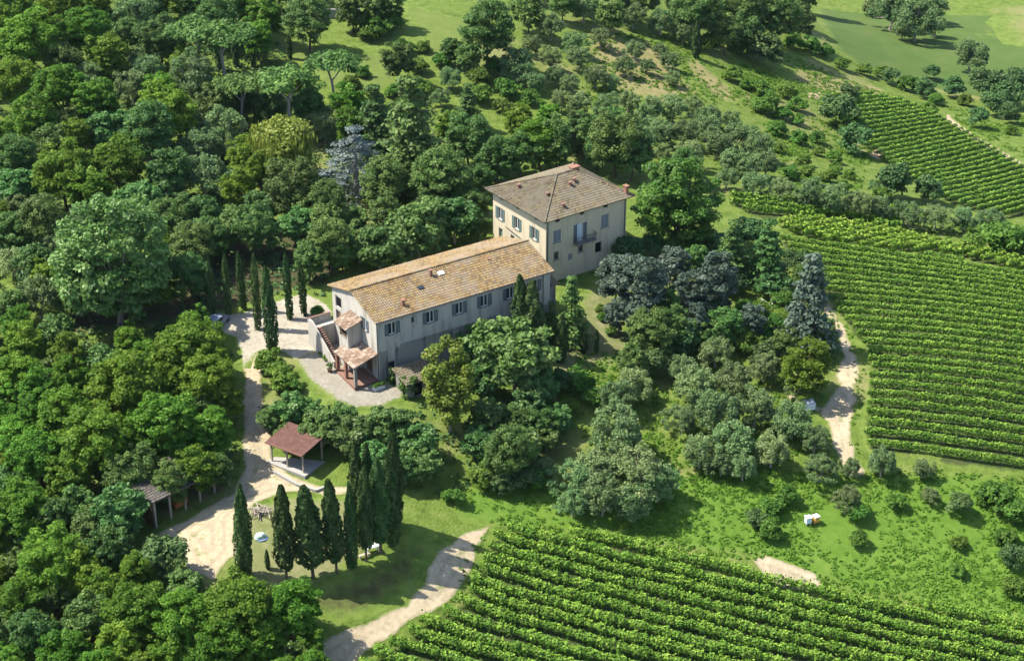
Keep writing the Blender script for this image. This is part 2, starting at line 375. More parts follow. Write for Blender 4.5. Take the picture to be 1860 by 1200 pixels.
def tile_mat(name, stops, lichen, lamt, grey, gamt):
    stops = [(q, dim(c)) for q, c in stops]; lichen = dim(lichen); grey = dim(grey)
    t = NT(name); uv = t.node('ShaderNodeAttribute', attribute_name='tile').outputs['Vector']
    fl = t.node('ShaderNodeVectorMath', operation='FLOOR'); t.l.new(uv, fl.inputs[0])
    w = t.node('ShaderNodeTexWhiteNoise', noise_dimensions='2D'); t.l.new(fl.outputs[0], w.inputs[0])
    p = t.obj(); a = t.noise(p, .35, 5, .65); b = t.noise(p, 1.8, 5, .75)
    c = t.ramp(w.outputs[0], stops)
    c = t.mix(t.math('MULTIPLY', t.smooth(a, .42, .62), gamt), c, grey)
    c = t.mix(t.math('MULTIPLY', t.smooth(b, .5, .68), lamt), c, lichen)
    m = t.done(c, .9, .15); t.bump(t.noise(p, 9, 3, .7), .4, .03)
    return m
M['tile'] = tile_mat('ochre_roof_tiles', [(.0, (.105, .070, .038)), (.3, (.165, .106, .05)), (.6, (.20, .134, .06)), (.85, (.225, .16, .078)), (1, (.135, .112, .075))], (.30, .225, .075), .55, (.225, .19, .15), .5)
M['tilegrey'] = tile_mat('weathered_roof_tiles', [(.0, (.078, .062, .038)), (.35, (.135, .108, .067)), (.7, (.172, .14, .086)), (1, (.11, .098, .07))], (.19, .16, .08), .45, (.155, .138, .108), .6)
M['tilenew'] = tile_mat('terracotta_roof_tiles', [(.0, (.16, .10, .07)), (.4, (.235, .155, .105)), (.75, (.32, .235, .17)), (1, (.40, .33, .26))], (.34, .27, .19), .3, (.26, .21, .165), .3)
M['tiledark'] = tile_mat('shade_dark_mossy_roof_tiles', [(.0, (.06, .05, .045)), (.5, (.085, .075, .065)), (1, (.11, .10, .085))], (.06, .07, .03), .5, (.09, .085, .08), .4)  # mossy tiles, darkened to paint in the shade of the overhanging trees
M['tilered'] = tile_mat('red_roof_tiles', [(.0, (.098, .050, .038)), (.5, (.12, .060, .046)), (1, (.14, .074, .058))], (.15, .08, .06), .2, (.14, .075, .06), .3)
M['dark_glass'] = plain('dark_glass', (.025, .03, .038), .15, .5)
M['white'] = plain('white_paint', (.62, .62, .60), .5)
M['shutter'] = plain('blue_grey_shutter', (.085, .11, .125), .6)
M['shgreen'] = plain('grey_green_shutter', (.10, .15, .14), .6)
M['shgrey'] = plain('pale_grey_shutter', (.22, .24, .25), .6)
M['wood'] = plain('brown_wood', (.13, .075, .042), .75)
M['palewood'] = plain('grey_wood', (.33, .28, .22), .8)
M['metal'] = plain('dark_metal', (.045, .045, .05), .5, .5)
M['brick'] = plain('red_brick', (.24, .12, .08), .9, .2, .35, 6)
M['terracotta'] = plain('terracotta', (.19, .105, .075), .85)
M['black'] = plain('dark_interior', (.012, .012, .013), .9, .05)
M['whitebox'] = plain('white_box_paint', (.66, .67, .70), .45)
M['orange'] = plain('orange_paint', (.55, .17, .04), .6)
M['yellow'] = plain('ochre_yellow_paint', (.58, .30, .05), .6)
M['paleblue'] = plain('pale_blue_paint', (.52, .62, .68), .5)
M['tarp'] = plain('pale_green_tarpaulin', (.42, .55, .49), .5, .4, .3, 1.2)
M['tarpblue'] = plain('blue_grey_tarpaulin', (.16, .24, .34), .5, .4)
M['carblue'] = plain('dark_blue_car_paint', (.05, .07, .11), .25, .6, .05)
M['cargrey'] = plain('blue_grey_car_paint', (.17, .19, .23), .25, .6, .05)
M['rubber'] = plain('black_rubber', (.02, .02, .02), .8)
M['skylight'] = plain('skylight_painted_reflection', (.75, .8, .82), .12, .8, .05)  # pale colour paints a bright reflection on the glass
M['bark'] = plain('brown_bark', (.10, .075, .055), .95, .1, .3, 4)
M['palebark'] = plain('pale_bark', (.30, .26, .22), .9, .1, .3, 4)

def tiled(name, mat, parent, O, S, T, width, tmax, s0=0.0, pitch=.30, course=.42, amp=.045, step=.05, thick=.09, t0=None):
    """a slope of round clay tiles: O eave corner, S along the eave, T up the slope; tmax(s) is how far up each line of tiles runs"""
    O, S, T = Vector(O), Vector(S).normalized(), Vector(T).normalized(); N = S.cross(T).normalized()
    if N.z < 0: N = -N
    ns = int(round(width / pitch)) * 4; V, F, UV = [], [], []
    cols = []
    for i in range(ns + 1):
        s = s0 + width * i / ns; tm = max(tmax(s), .0); tb = min(t0(s) if t0 else 0.0, tm)
        h = amp * (1 - math.cos(2 * math.pi * i / 4)); nc = max(1, int(math.ceil(max(tmax(s0 + width * k / 8) for k in range(9)) / course)))
        row = []
        for c in range(nc):
            for (tt, dz) in ((c * course, step), ((c + 1) * course, 0.0)):
                q = min(max(tt, tb), tm); row.append(len(V))
                V.append(O + S * s + T * q + N * (h + dz)); UV.append((i / 4.0 + .5, c + .5 + (0 if dz else 0)))
        cols.append(row)
    for i in range(ns):
        for k in range(len(cols[0]) - 1):
            a, b, c, d = cols[i][k], cols[i + 1][k], cols[i + 1][k + 1], cols[i][k + 1]
            if (V[a] - V[d]).length < 1e-4 and (V[b] - V[c]).length < 1e-4: continue
            F.append((a, b, c, d))
    base = len(V)                                          # underside, so the roof has a thickness at its edges
    under = []
    for i in range(ns + 1):
        s = s0 + width * i / ns; tm = max(tmax(s), 0); tb = min(t0(s) if t0 else 0.0, tm)
        under.append((len(V), len(V) + 1))
        V.append(O + S * s + T * tb - N * thick); V.append(O + S * s + T * tm - N * thick); UV += [(i / 4., .5), (i / 4., .5)]
    for i in range(ns):
        (a, b), (c, d) = under[i], under[i + 1]
        F.append((a, b, d, c)); F.append((a, c, cols[i + 1][0], cols[i][0]))
    for i in (0, ns):
        (a, b) = under[i]
        if (V[a] - V[b]).length > 1e-3: F.append(tuple([a, b] + list(reversed(cols[i]))))
    me = bpy.data.meshes.new(name); me.from_pydata([tuple(v) for v in V], [], F)
    at = me.attributes.new('tile', 'FLOAT_VECTOR', 'POINT'); at.data.foreach_set('vector', np.array([(u, v, 0) for (u, v) in UV], np.float32).ravel())
    me.update()
    return link(name, me, mat, parent)
def caps(name, mat, parent, pts, r=.13, step=.42):
    """a run of ridge tiles, each a short tapered half pipe over the next"""
    m = MB()
    for a, b in zip(pts[:-1], pts[1:]):
        a, b = Vector(a), Vector(b); n = max(1, int((b - a).length / step))
        for k in range(n):
            m.tube([a.lerp(b, k / n), a.lerp(b, (k + 1.12) / n)], [r * 1.15, r * .9], 8)
    o = m.build(name, mat, parent)
    at = o.data.attributes.new('tile', 'FLOAT_VECTOR', 'POINT')
    at.data.foreach_set('vector', np.array([(i // 16 + .5, 77.5, 0) for i in range(len(o.data.vertices))], np.float32).ravel())
    return o
class Wall:
    """one plane of a building's wall: origin o, direction t along it, outward n; cut by its openings"""
    def __init__(s, o, t, n, length, z0, z1):
        s.o, s.t, s.n, s.L, s.z0, s.z1, s.op = Vector((o[0], o[1], 0)), Vector((t[0], t[1], 0)), Vector((n[0], n[1], 0)), length, z0, z1, []
    def fr(s, a, d, z): return tuple(s.o + s.t * a + s.n * d + Vector((0, 0, z)))
    def emit(s, m, depth=.22):
        X = sorted({0, s.L} | {x for q in s.op for x in q[:2]}); Z = sorted({s.z0, s.z1} | {z for q in s.op for z in q[2:]})
        for x0, x1 in zip(X[:-1], X[1:]):
            for z0, z1 in zip(Z[:-1], Z[1:]):
                cx, cz = (x0 + x1) / 2, (z0 + z1) / 2
                if any(q[0] < cx < q[1] and q[2] < cz < q[3] for q in s.op): continue
                m.face(s.fr(x0, 0, z0), s.fr(x1, 0, z0), s.fr(x1, 0, z1), s.fr(x0, 0, z1))
        for (x0, x1, z0, z1) in s.op:
            for (p, q) in (((x0, z0), (x1, z0)), ((x1, z0), (x1, z1)), ((x1, z1), (x0, z1)), ((x0, z1), (x0, z0))):
                m.face(s.fr(p[0], 0, p[1]), s.fr(q[0], 0, q[1]), s.fr(q[0], -depth, q[1]), s.fr(p[0], -depth, p[1]))
def window(wl, root, c, zc, w, h, shut='open', smat=None, name='window', frame=True, sill=True, pane=None, label=None):
    x0, x1, z0, z1 = c - w / 2, c + w / 2, zc - h / 2, zc + h / 2
    wl.op.append((x0, x1, z0, z1)); m = MB(); f = wl.fr; t = .07
    if frame:
        m.box(x0, x0 + t, -.20, -.12, z0, z1, f); m.box(x1 - t, x1, -.20, -.12, z0, z1, f)
        m.box(x0 + t, x1 - t, -.20, -.12, z0, z0 + t, f); m.box(x0 + t, x1 - t, -.20, -.12, z1 - t, z1, f); m.box(c - .045, c + .045, -.20, -.10, z0 + t, z1 - t, f)
    else:
        m.box(x0 - .03, x1 + .03, -.02, .03, z1, z1 + .12, f)
    o = m.build(name, M['white'] if frame else M['stone'], root)
    if label: o['label'] = label
    MB().box(x0, x1, -.26, -.205, z0, z1, f).build('pane', pane or M['dark_glass'], o)
    if sill: MB().box(x0 - .1, x1 + .1, -.1, .09, z0 - .1, z0 - .003, f).build('sill', M['stone'], o)
    def leafy(a0, a1, d0, d1):
        q = MB(); q.box(a0, a0 + .07, d0, d1, z0, z1, f); q.box(a1 - .07, a1, d0, d1, z0, z1, f)
        q.box(a0 + .07, a1 - .07, d0, d1, z0, z0 + .07, f); q.box(a0 + .07, a1 - .07, d0, d1, z1 - .07, z1, f)
        n = int((h - .14) / .13)
        for k in range(n):
            zz = z0 + .07 + (h - .14) * k / n; q.box(a0 + .07, a1 - .07, d0 + .012, d1 - .008, zz + .01, zz + .10, f)
        return q
    if shut == 'open':
        leafy(x0 - w / 2, x0 - .01, .012, .06).build('shutter', smat, o); leafy(x1 + .01, x1 + w / 2, .012, .06).build('shutter', smat, o)
    elif shut == 'closed':
        leafy(x0 + .01, c - .005, -.09, -.04).build('shutter', smat, o); leafy(c + .005, x1 - .01, -.09, -.04).build('shutter', smat, o)
    return o

# ---------------------------------------------------------------- the long farmhouse
FA = .58
ux, uy = Vector((math.cos(FA), math.sin(FA), 0)), Vector((-math.sin(FA), math.cos(FA), 0))
FO = Vector((-16.14, 178.06, 0)) + ux * .35 + uy * .5
farm = empty('farmhouse', FO, FA, 'long two storey farmhouse with ochre tiled roof, outside stair and tiled porch', 'farmhouse')
FL, FW, FE, FR = 25.0, 11.2, 8.12, 9.74
w_front = Wall((0, 0), (1, 0), (0, -1), FL, -2, FE); w_gable = Wall((0, FW), (0, -1), (-1, 0), FW, -2, FE)
w_back = Wall((FL, FW), (-1, 0), (0, 1), FL, -2, FE); w_end = Wall((FL, 0), (0, 1), (1, 0), FW, -2, FE)
for c, s in ((2.15, 'open'), (7.45, 'open'), (11.6, 'open'), (15.2, 'open'), (19.0, 'open'), (22.6, 'open')):
    window(w_front, farm, c, 6.45, 1.05, 1.55, s, M['shutter'])
window(w_front, farm, 5.0, 6.75, .42, .7, None, frame=False, sill=False, label='tiny dark window between the shuttered ones')
window(w_front, farm, 1.9, 1.35, .95, 1.3, None, frame=False, label='small dark ground floor window')
window(w_front, farm, 21.3, 1.9, 1.0, 1.6, None, frame=False)
G = lambda b: FW - b                                      # place along the gable wall counted from its near corner
window(w_gable, farm, G(2.9), 6.35, .95, 1.55, 'open', M['shutter'])
window(w_gable, farm, G(9.6), 6.4, 1.5, 1.5, None, frame=False, sill=False, pane=M['black'], name='loggia_opening')
w_gable.op.append((G(3.2), G(1.4), 0.1, 2.4))
MB().box(G(3.2), G(1.4), -.27, -.22, .1, 2.4, w_gable.fr).build('door', M['wood'], farm)
w_gable.op.append((G(10.4), G(9.2), 3.1, 5.2))
MB().box(G(10.4), G(9.2), -.27, -.22, 3.1, 5.2, w_gable.fr).build('door', M['wood'], farm)
m = MB()
for wl in (w_front, w_gable, w_back, w_end): wl.emit(m)
mid = FW / 2
for x in (0, FL): m.face((x, 0, FE), (x, FW, FE), (x, mid, FR - .06)) if x else m.face((x, FW, FE), (x, 0, FE), (x, mid, FR - .06))
m.build('wall', M['plaster'], farm)
m = MB(); m.box(3.2, 16.6, -.05, .0, -1.5, 3.9).box(3.2, 17.2, -.17, -.05, 3.86, 4.02).build('ledge', M['oldplaster'], farm)
MB().box(.3, 1.35, -.035, 0, -1.5, 3.7).box(2.5, 3.2, -.035, 0, -1.5, 3.7).build('stained_base', M['oldplaster'], farm)
MB().box(16.6, 20.6, -.04, 0, -1.5, 3.4).box(21.95, FL, -.04, 0, -1.5, 3.4).build('stained_base', M['oldplaster'], farm)
hw = mid + .5; rise = FR - 7.99; sl_len = math.hypot(hw, rise)
roof = tiled('roof', M['tile'], farm, (-.35, -.5, 7.99), (1, 0, 0), (0, hw, rise), FL + .75, lambda s: sl_len)
tiled('roof_back_slope', M['tile'], farm, (FL + .4, FW + .5, 7.99), (-1, 0, 0), (0, -hw, rise), FL + .75, lambda s: sl_len)
caps('ridge_tiles', M['tile'], roof, [(-.35, mid, FR + .08), (FL + .4, mid, FR + .08)], .14)
g = MB(); g.tube([(-.3, -.57, 7.95), (FL + .35, -.57, 7.95)], [.07, .07], 8); g.build('gutter', M['metal'], roof)
MB().tube([(-.02, -.12, 7.8), (-.02, -.12, -.6)], [.055, .055], 8).build('downpipe', M['metal'], farm)
MB().tube([(23.9, -.1, 7.8), (23.9, -.1, -.8)], [.055, .055], 8).build('downpipe', M['metal'], farm)
def on_slope(s, t): return Vector((s, -.5 + hw * t / sl_len, 7.99 + rise * t / sl_len))
for (s, t, h) in ((4.3, 1.6, .75), (10.2, 5.1, .8)):
    p = on_slope(s, t); q = MB(); q.box(p.x - .16, p.x + .16, p.y - .16, p.y + .16, p.z - .1, p.z + h); q.box(p.x - .24, p.x + .24, p.y - .24, p.y + .24, p.z + h, p.z + h + .08)
    q.build('flue', M['brick'], roof)
for (s, t, w_, h_, mt, nm) in ((11.6, 5.0, .8, .6, 'skylight', 'skylight'), (7.9, 3.6, .8, .6, 'dark_glass', 'skylight'), (18.6, 5.1, .35, .3, 'brick', 'vent_tile')):
    p = on_slope(s, t); T = Vector((0, hw, rise)).normalized(); N = Vector((0, -rise, hw)).normalized(); q = MB()
    q.box(-w_ / 2, w_ / 2, -h_ / 2, h_ / 2, .02, .2, lambda a, b, c: tuple(p + Vector((1, 0, 0)) * a + T * b + N * c)); q.build(nm, M[mt], roof)
# loggia block over the porch, with its own little tiled roof
blk = MB(); bx = Wall((-1.9, 6.1), (0, -1), (-1, 0), 2.3, -1, 6.0); by = Wall((-1.9, 3.8), (1, 0), (0, -1), 1.9, -1, 6.0); bz = Wall((0, 6.1), (-1, 0), (0, 1), 1.9, -1, 6.0)
bx.op.append((.3, 2.0, 4.3, 5.8))
for wl in (bx, by, bz): wl.emit(blk)
blk.face((-1.9, 3.8, 6.0), (0, 3.8, 6.0), (0, 3.8, 6.45)); blk.face((0, 6.1, 6.0), (-1.9, 6.1, 6.0), (0, 6.1, 6.45))
bo = blk.build('stair_porch', M['plaster'], farm)
MB().box(.3, 2.0, -.3, -.225, 4.3, 5.8, bx.fr).build('opening', M['black'], bo)
q = MB(); q.box(.2, 2.1, .0, .05, 4.75, 4.83, bx.fr); [q.box(.3 + k * .28, .34 + k * .28, .0, .04, 4.25, 4.75, bx.fr) for k in range(7)]; q.build('railing', M['wood'], bo)
tiled('porch_roof', M['tilenew'], farm, (-2.45, 6.5, 5.95), (0, -1, 0), (2.43, 0, .75), 3.1, lambda s: 2.54)
# lower porch on brick posts
pr = tiled('porch_roof', M['tilenew'], farm, (-3.35, 5.0, 2.62), (0, -1, 0), (3.3, 0, 1.0), 5.1, lambda s: 3.45, pitch=.36, course=.5)
for b in (.15, 2.45, 4.7):
    MB().box(-3.2, -2.85, b - .17, b + .17, -1.2, 2.62).box(-3.27, -2.78, b - .24, b + .24, 2.5, 2.62).build('porch_post', M['brick'] if b > 1 else M['stone'], farm)
MB().bar((-3.02, -.05, 2.66), (-3.02, 5.0, 2.66), .16, .1).build('porch_beam', M['wood'], farm)
MB().box(-3.3, -.02, -.1, 5.0, -1.2, .06).build('porch_floor', M['terracotta'], farm)
# outside stair
st = MB(); n = 17
for k in range(n):
    b0 = 5.75 + k * .3; z = .18 * (k + 1)
    st.box(-2.9, -1.93, b0, b0 + .3, -1.2, z - .04)
so_ = st.build('stair', M['stone'], farm)
tr = MB(); [tr.box(-2.9, -1.93, 5.72 + k * .3, 6.02 + k * .3, .18 * (k + 1) - .04 + .003, .18 * (k + 1)) for k in range(n)]; tr.build('tread', M['terracotta'], so_)
pw = MB(); i = [(5.5, -1.2), (10.9, -1.2), (10.9, 4.0), (5.6, .9), (5.5, .9)]
for x in (-3.12, -2.9): pw.face(*[(x, b, z) for b, z in (i if x > -3 else list(reversed(i)))])
for (b0, z0), (b1, z1) in zip(i, i[1:] + i[:1]): pw.face((-3.12, b0, z0), (-3.12, b1, z1), (-2.9, b1, z1), (-2.9, b0, z0))
pw.build('stair_parapet', M['plaster'], farm)
ld = MB(); ld.box(-2.9, -.02, 10.85, 11.9, -1.2, 3.06); ld.box(-3.12, -.02, 11.9, 12.1, -1.2, 4.0).box(-3.12, -2.9, 10.9, 11.9, -1.2, 4.0); ld.build('stair_landing', M['plaster'], farm)
MB().box(-3.16, .0, 11.86, 12.14, 4.0, 4.06).build('coping', M['terracotta'], farm)
# grey roofed lean-to at the far end
q = MB(); q.box(FL + .02, FL + 2.0, 1.6, 5.0, -1.5, 4.9); q.build('lean_to', M['oldplaster'], farm)
tiled('lean_to_roof', M['tilegrey'], farm, (FL + .42, 1.1, 5.0), (1, 0, 0), (0, 5.4, 1.3), 1.9, lambda s: 5.5)

# things around the farmhouse
def fw(a, b, z=0): return FO + ux * a + uy * b + Vector((0, 0, z))
def put(px, py, h=0):
    x, y = hit(px, py, h); return Vector((x, y, gz(x, y)))
p = fw(-.7, -1.3); p.z = gz(p.x, p.y)
pl = empty('planter', p, FA, 'white rectangular planter box with green plants at the porch corner', 'planter')
MB().box(-.75, .75, -.25, -.2, 0, .5).box(-.75, .75, .2, .25, 0, .5).box(-.75, -.7, -.2, .2, 0, .5).box(.7, .75, -.2, .2, 0, .5).box(-.7, .7, -.2, .2, .03, .42).build('trough', M['whitebox'], pl)

# ---------------------------------------------------------------- the villa
VA = .62
vx, vy = Vector((math.cos(VA), math.sin(VA), 0)), Vector((-math.sin(VA), math.cos(VA), 0))
OV = .8
VO = Vector((4.3, 203.2, 0)) + vx * OV + vy * OV
villa = empty('villa', VO, VA, 'square three storey ochre villa with hipped grey tiled roof and small balcony', 'villa')
VL, VW, VE = 13.6, 12.2, 9.5
v_front = Wall((0, 0), (1, 0), (0, -1), VL, -2, VE + .1); v_left = Wall((0, VW), (0, -1), (-1, 0), VW, -2, VE + .1)
v_back = Wall((VL, VW), (-1, 0), (0, 1), VL, -2, VE + .1); v_right = Wall((VL, 0), (0, 1), (1, 0), VW, -2, VE + .1)
window(v_front, villa, 1.85, 6.55, 1.25, 1.65, 'closed', M['shgrey'], frame=False)
window(v_front, villa, 9.9, 6.65, 1.25, 1.75, 'closed', M['shgrey'], frame=False)
o = window(v_front, villa, 5.7, 6.15, 1.1, 2.5, 'open', M['shutter'], sill=False, pane=M['paleblue'], name='balcony_door')
for x in (1.75, 5.85): window(v_front, villa, x, 3.7, .8, 1.1, None, frame=False, pane=M['metal'])
window(v_front, villa, 8.9, 3.0, 1.1, 1.5, None, frame=False, sill=False, pane=M['black'], label='dark arched opening')
window(v_front, villa, 4.1, 2.9, .7, .8, 'closed', M['shgrey'], frame=False, sill=False)
for x in (1.9, 6.0, 10.0): window(v_front, villa, x, 8.85, .75, .42, None, frame=False, sill=False, pane=M['black'], name='attic_window')
L_ = lambda b: VW - b
for b in (2.6, 6.6, 10.5): window(v_left, villa, L_(b), 6.5, 1.05, 1.75, 'open', M['shgreen'])
for b in (2.2, 6.4, 10.2): window(v_left, villa, L_(b), 8.85, .75, .42, None, frame=False, sill=False, pane=M['black'], name='attic_window')
for b in (10.4, 7.6): window(v_left, villa, L_(b), 3.6, .9, 1.4, None, frame=False, pane=M['shgreen'])
m = MB()
for wl in (v_front, v_left, v_back, v_right): wl.emit(m)
m.build('wall', M['ochre'], villa)
MB().box(4.6, 7.9, -.95, -.01, 4.72, 4.86).box(4.9, 5.1, -.7, -.01, 4.45, 4.72).box(7.3, 7.5, -.7, -.01, 4.45, 4.72).build('balcony', M['stone'], villa)
q = MB()
for k in range(17): q.box(4.62 + k * .2, 4.65 + k * .2, -.92, -.89, 4.86, 5.8)
for x in (4.62, 7.86): [q.box(x, x + .03, -.85 + k * .2, -.82 + k * .2, 4.86, 5.8) for k in range(4)]; q.box(x - .01, x + .04, -.86, -.02, 5.8, 5.85)
q.box(4.6, 7.9, -.93, -.87, 5.8, 5.86); q.build('balcony_railing', M['metal'], villa)
for (x, y) in ((.25, -.1), (VL - .3, -.1)): MB().tube([(x, y, 9.3), (x, y, -.5)], [.06, .06], 8).build('downpipe', M['metal'], villa)
MB().tube([(-.1, 9.0, 5.1), (-.1, 5.2, 4.6), (-.1, 5.2, 3.0)], [.05, .05, .05], 6).build('downpipe', M['metal'], villa)
RL, RW = VL + 2 * OV, VW + 2 * OV; half = RW / 2; rs = math.tan(math.radians(21.5)); zr = VE + half * rs
xa, xb = half + .2, RL - half + 1.4                            # ends of the ridge, counted along the front eave
cs = math.hypot(1, rs)
o_ = lambda a, b, z=VE: (a - OV, b - OV, z)
def hipf(L0, a, b):                                         # slope length at s between the two hips
    return lambda s: half * cs * min(1, s / a if a > 0 else 1, (L0 - s) / (L0 - b) if L0 > b else 1)
rf = tiled('roof', M['tilegrey'], villa, o_(0, 0), (1, 0, 0), (0, half, half * rs), RL, hipf(RL, xa, xb))
tiled('roof_back_slope', M['tilegrey'], villa, o_(RL, RW), (-1, 0, 0), (0, -half, half * rs), RL, hipf(RL, RL - xb, RL - xa))
lc = math.hypot(xa, half * rs); rc = math.hypot(RL - xb, half * rs)
tri = lambda ln: (lambda s: ln * min(s, RW - s) / half)
tiled('roof_side_slope', M['tilegrey'], villa, o_(0, RW), (0, -1, 0), (xa, 0, half * rs), RW, tri(lc))
tiled('roof_side_slope', M['tilegrey'], villa, o_(RL, 0), (0, 1, 0), (-(RL - xb), 0, half * rs), RW, tri(rc))
up = lambda a, b, z: (a - OV, b - OV, z + .08)
caps('ridge_tiles', M['tilenew'], rf, [up(xa, half, zr), up(xb, half, zr)])
for (a, b, e) in ((0, 0, xa), (0, RW, xa), (RL, 0, xb), (RL, RW, xb)):
    caps('hip_tiles', M['tilegrey'] if a == 0 else M['tile'], rf, [up(a, b, VE), up(e, half, zr)], .12)
MB().box(-.55, VL + .55, -.55, VW + .55, VE - .12, VE - .06).build('eaves', M['wood'], villa)
def vroof(a, b):
    h = min(b / half, (RW - b) / half, a / xa if xa else 1, (RL - a) / (RL - xb)); return VE + half * rs * h
def stack(a, b, w, d, h, mt, nm='chimney', cap=True):
    z = vroof(a, b); q = MB(); q.box(a - OV - w / 2, a - OV + w / 2, b - OV - d / 2, b - OV + d / 2, z - .4, z + h)
    if cap: q.box(a - OV - w / 2 - .1, a - OV + w / 2 + .1, b - OV - d / 2 - .1, b - OV + d / 2 + .1, z + h, z + h + .12)
    return q.build(nm, M[mt], rf)
stack(xb + .6, half + .3, 1.2, .7, .55, 'brick'); stack(RL - .9, .9, .42, .6, 1.0, 'brick')
for (a, b) in ((2.6, 9.5), (3.6, 4.3), (4.2, 1.6), (7.6, 4.6), (8.6, 5.0)): stack(a, b, .3, .3, .45, 'terracotta', 'flue')

# ---------------------------------------------------------------- outbuilding with ivy, by the courtyard
b0 = hit(741, 726); OB = Vector((b0[0], b0[1], gz(*b0)))
out = empty('outbuilding', OB, FA, 'small ivy covered outbuilding with tiled lean-to roof and arched opening', 'outbuilding')
OH = 2.7
w1 = Wall((0, 0), (1, 0), (0, -1), 3.6, -2, OH - .4); w2 = Wall((0, 2.8), (0, -1), (-1, 0), 2.8, -2, OH - .4)
w3 = Wall((3.6, 2.8), (-1, 0), (0, 1), 3.6, -2, OH + .2); w4 = Wall((3.6, 0), (0, 1), (1, 0), 2.8, -2, OH - .4)
w1.op.append((.9, 2.1, .1, 1.9)); w2.op.append((1.0, 2.2, .1, 1.9))
m = MB(); [wl.emit(m, .3) for wl in (w1, w2, w3, w4)]
m.face((0, 2.8, OH - .4), (0, 0, OH - .4), (0, 2.8, OH + .2)); m.face((3.6, 0, OH - .4), (3.6, 2.8, OH - .4), (3.6, 2.8, OH + .2))
m.build('wall', M['oldplaster'], out)
MB().box(.9, 2.1, -.4, -.31, .1, 1.9, w1.fr).box(1.0, 2.2, -.4, -.31, .1, 1.9, w2.fr).build('opening', M['black'], out)
tiled('roof', M['tilegrey'], out, (-.4, -.45, OH - .42), (1, 0, 0), (0, 3.5, .68), 4.4, lambda s: 3.55)

# ---------------------------------------------------------------- carport with the red roof
c0 = hit(492, 838); c1 = hit(552, 864); c2 = hit(607, 858)
CA = math.atan2(c1[1] - c0[1], c1[0] - c0[0]); CL = float(np.hypot(*(c1 - c0))); CW = 3.5
cp = empty('carport', (c0[0], c0[1], gz(*c0)), CA, 'open wooden carport with flat red tiled roof', 'carport')
zc = 2.5
sl_ = MB(); sl_.box(-.3, CL + .5, -.4, CW + .3, -1.5, .12); sl_.build('slab', M['concrete'], cp)
for (x, y) in ((.15, .1), (CL / 2, .1), (CL - .1, .1), (.15, CW), (CL / 2, CW), (CL - .1, CW)):
    hh = zc + .45 * y / CW; MB().box(x - .08, x + .08, y - .08, y + .08, .12, hh).build('post', M['palewood'], cp)
MB().box(-.2, CL + .2, .03, .17, zc, zc + .16).build('beam', M['palewood'], cp); MB().box(-.2, CL + .2, CW - .07, CW + .07, zc + .45, zc + .61).build('beam', M['palewood'], cp)
MB().bar((.15, .1, zc - 1.0), (.95, .1, zc + .05), .1).bar((CL / 2 - .8, .1, zc + .05), (CL / 2, .1, zc - .9), .1).build('brace', M['palewood'], cp)
ln_ = math.hypot(CW + .8, .5)
tiled('roof', M['tilered'], cp, (-.35, -.35, zc + .2), (1, 0, 0), (0, CW + .8, .5), CL + .6, lambda s: ln_, pitch=.24, amp=.02, step=.02, course=.4)
MB().box(-.35, CL + .25, -.42, -.37, zc + .08, zc + .26).build('fascia', M['brick'], cp)
k0 = [put(a, b) for a, b in ((497, 858), (540, 882), (575, 893), (600, 882))]
m = MB()
for a, b in zip(k0[:-1], k0[1:]): m.bar(a + Vector((0, 0, .12)), b + Vector((0, 0, .12)), .3, .42)
tag(m.build('kerb', M['concrete'], None), 'pale concrete kerb bordering the carport apron', 'kerb')

# ---------------------------------------------------------------- dark open shed under the trees
s0 = hit(283, 960); s1 = hit(420, 880)
SA = math.atan2(s1[1] - s0[1], s1[0] - s0[0]); SLn = float(np.hypot(*(s1 - s0)))
sh = empty('shed', (s0[0], s0[1], gz(*s0) + .0), SA, 'long dark open shed with grey roof under the trees by the drive', 'shed')
dz = gz(*s1) - gz(*s0)
zs = 2.5 + max(dz, 0)
for k in range(6):
    x = .2 + (SLn - .4) * k / 5; MB().box(x - .11, x + .11, .05, .27, -1, zs).build('post', M['palewood'], sh)
MB().box(0, SLn, 4.8, 5.0, -1, zs + .5).box(0, .15, .3, 4.8, -1, zs).box(SLn - .15, SLn, .3, 4.8, -1, zs).build('back_wall', M['wood'], sh)
MB().box(-.2, SLn + .2, .02, .3, zs, zs + .18).build('beam', M['palewood'], sh)
tiled('roof', M['tiledark'], sh, (-.4, -.4, zs + .2), (1, 0, 0), (0, 5.8, .7), SLn + .8, lambda s: 5.85)
tag(MB().box(3.6, 5.0, 1.0, 2.4, 0, 1.3).box(3.75, 4.85, 1.15, 2.25, 1.3, 1.5).bar((3.4, 1.0, .5), (3.4, 1.0, 1.1), .2).build('feed_hopper', M['orange'], None), 'rusty orange hopper standing inside the dark open shed', 'hopper')
fh = bpy.data.objects['feed_hopper']; fh.location = sh.location + Vector((0, 0, .05)); fh.rotation_euler = (0, 0, SA)

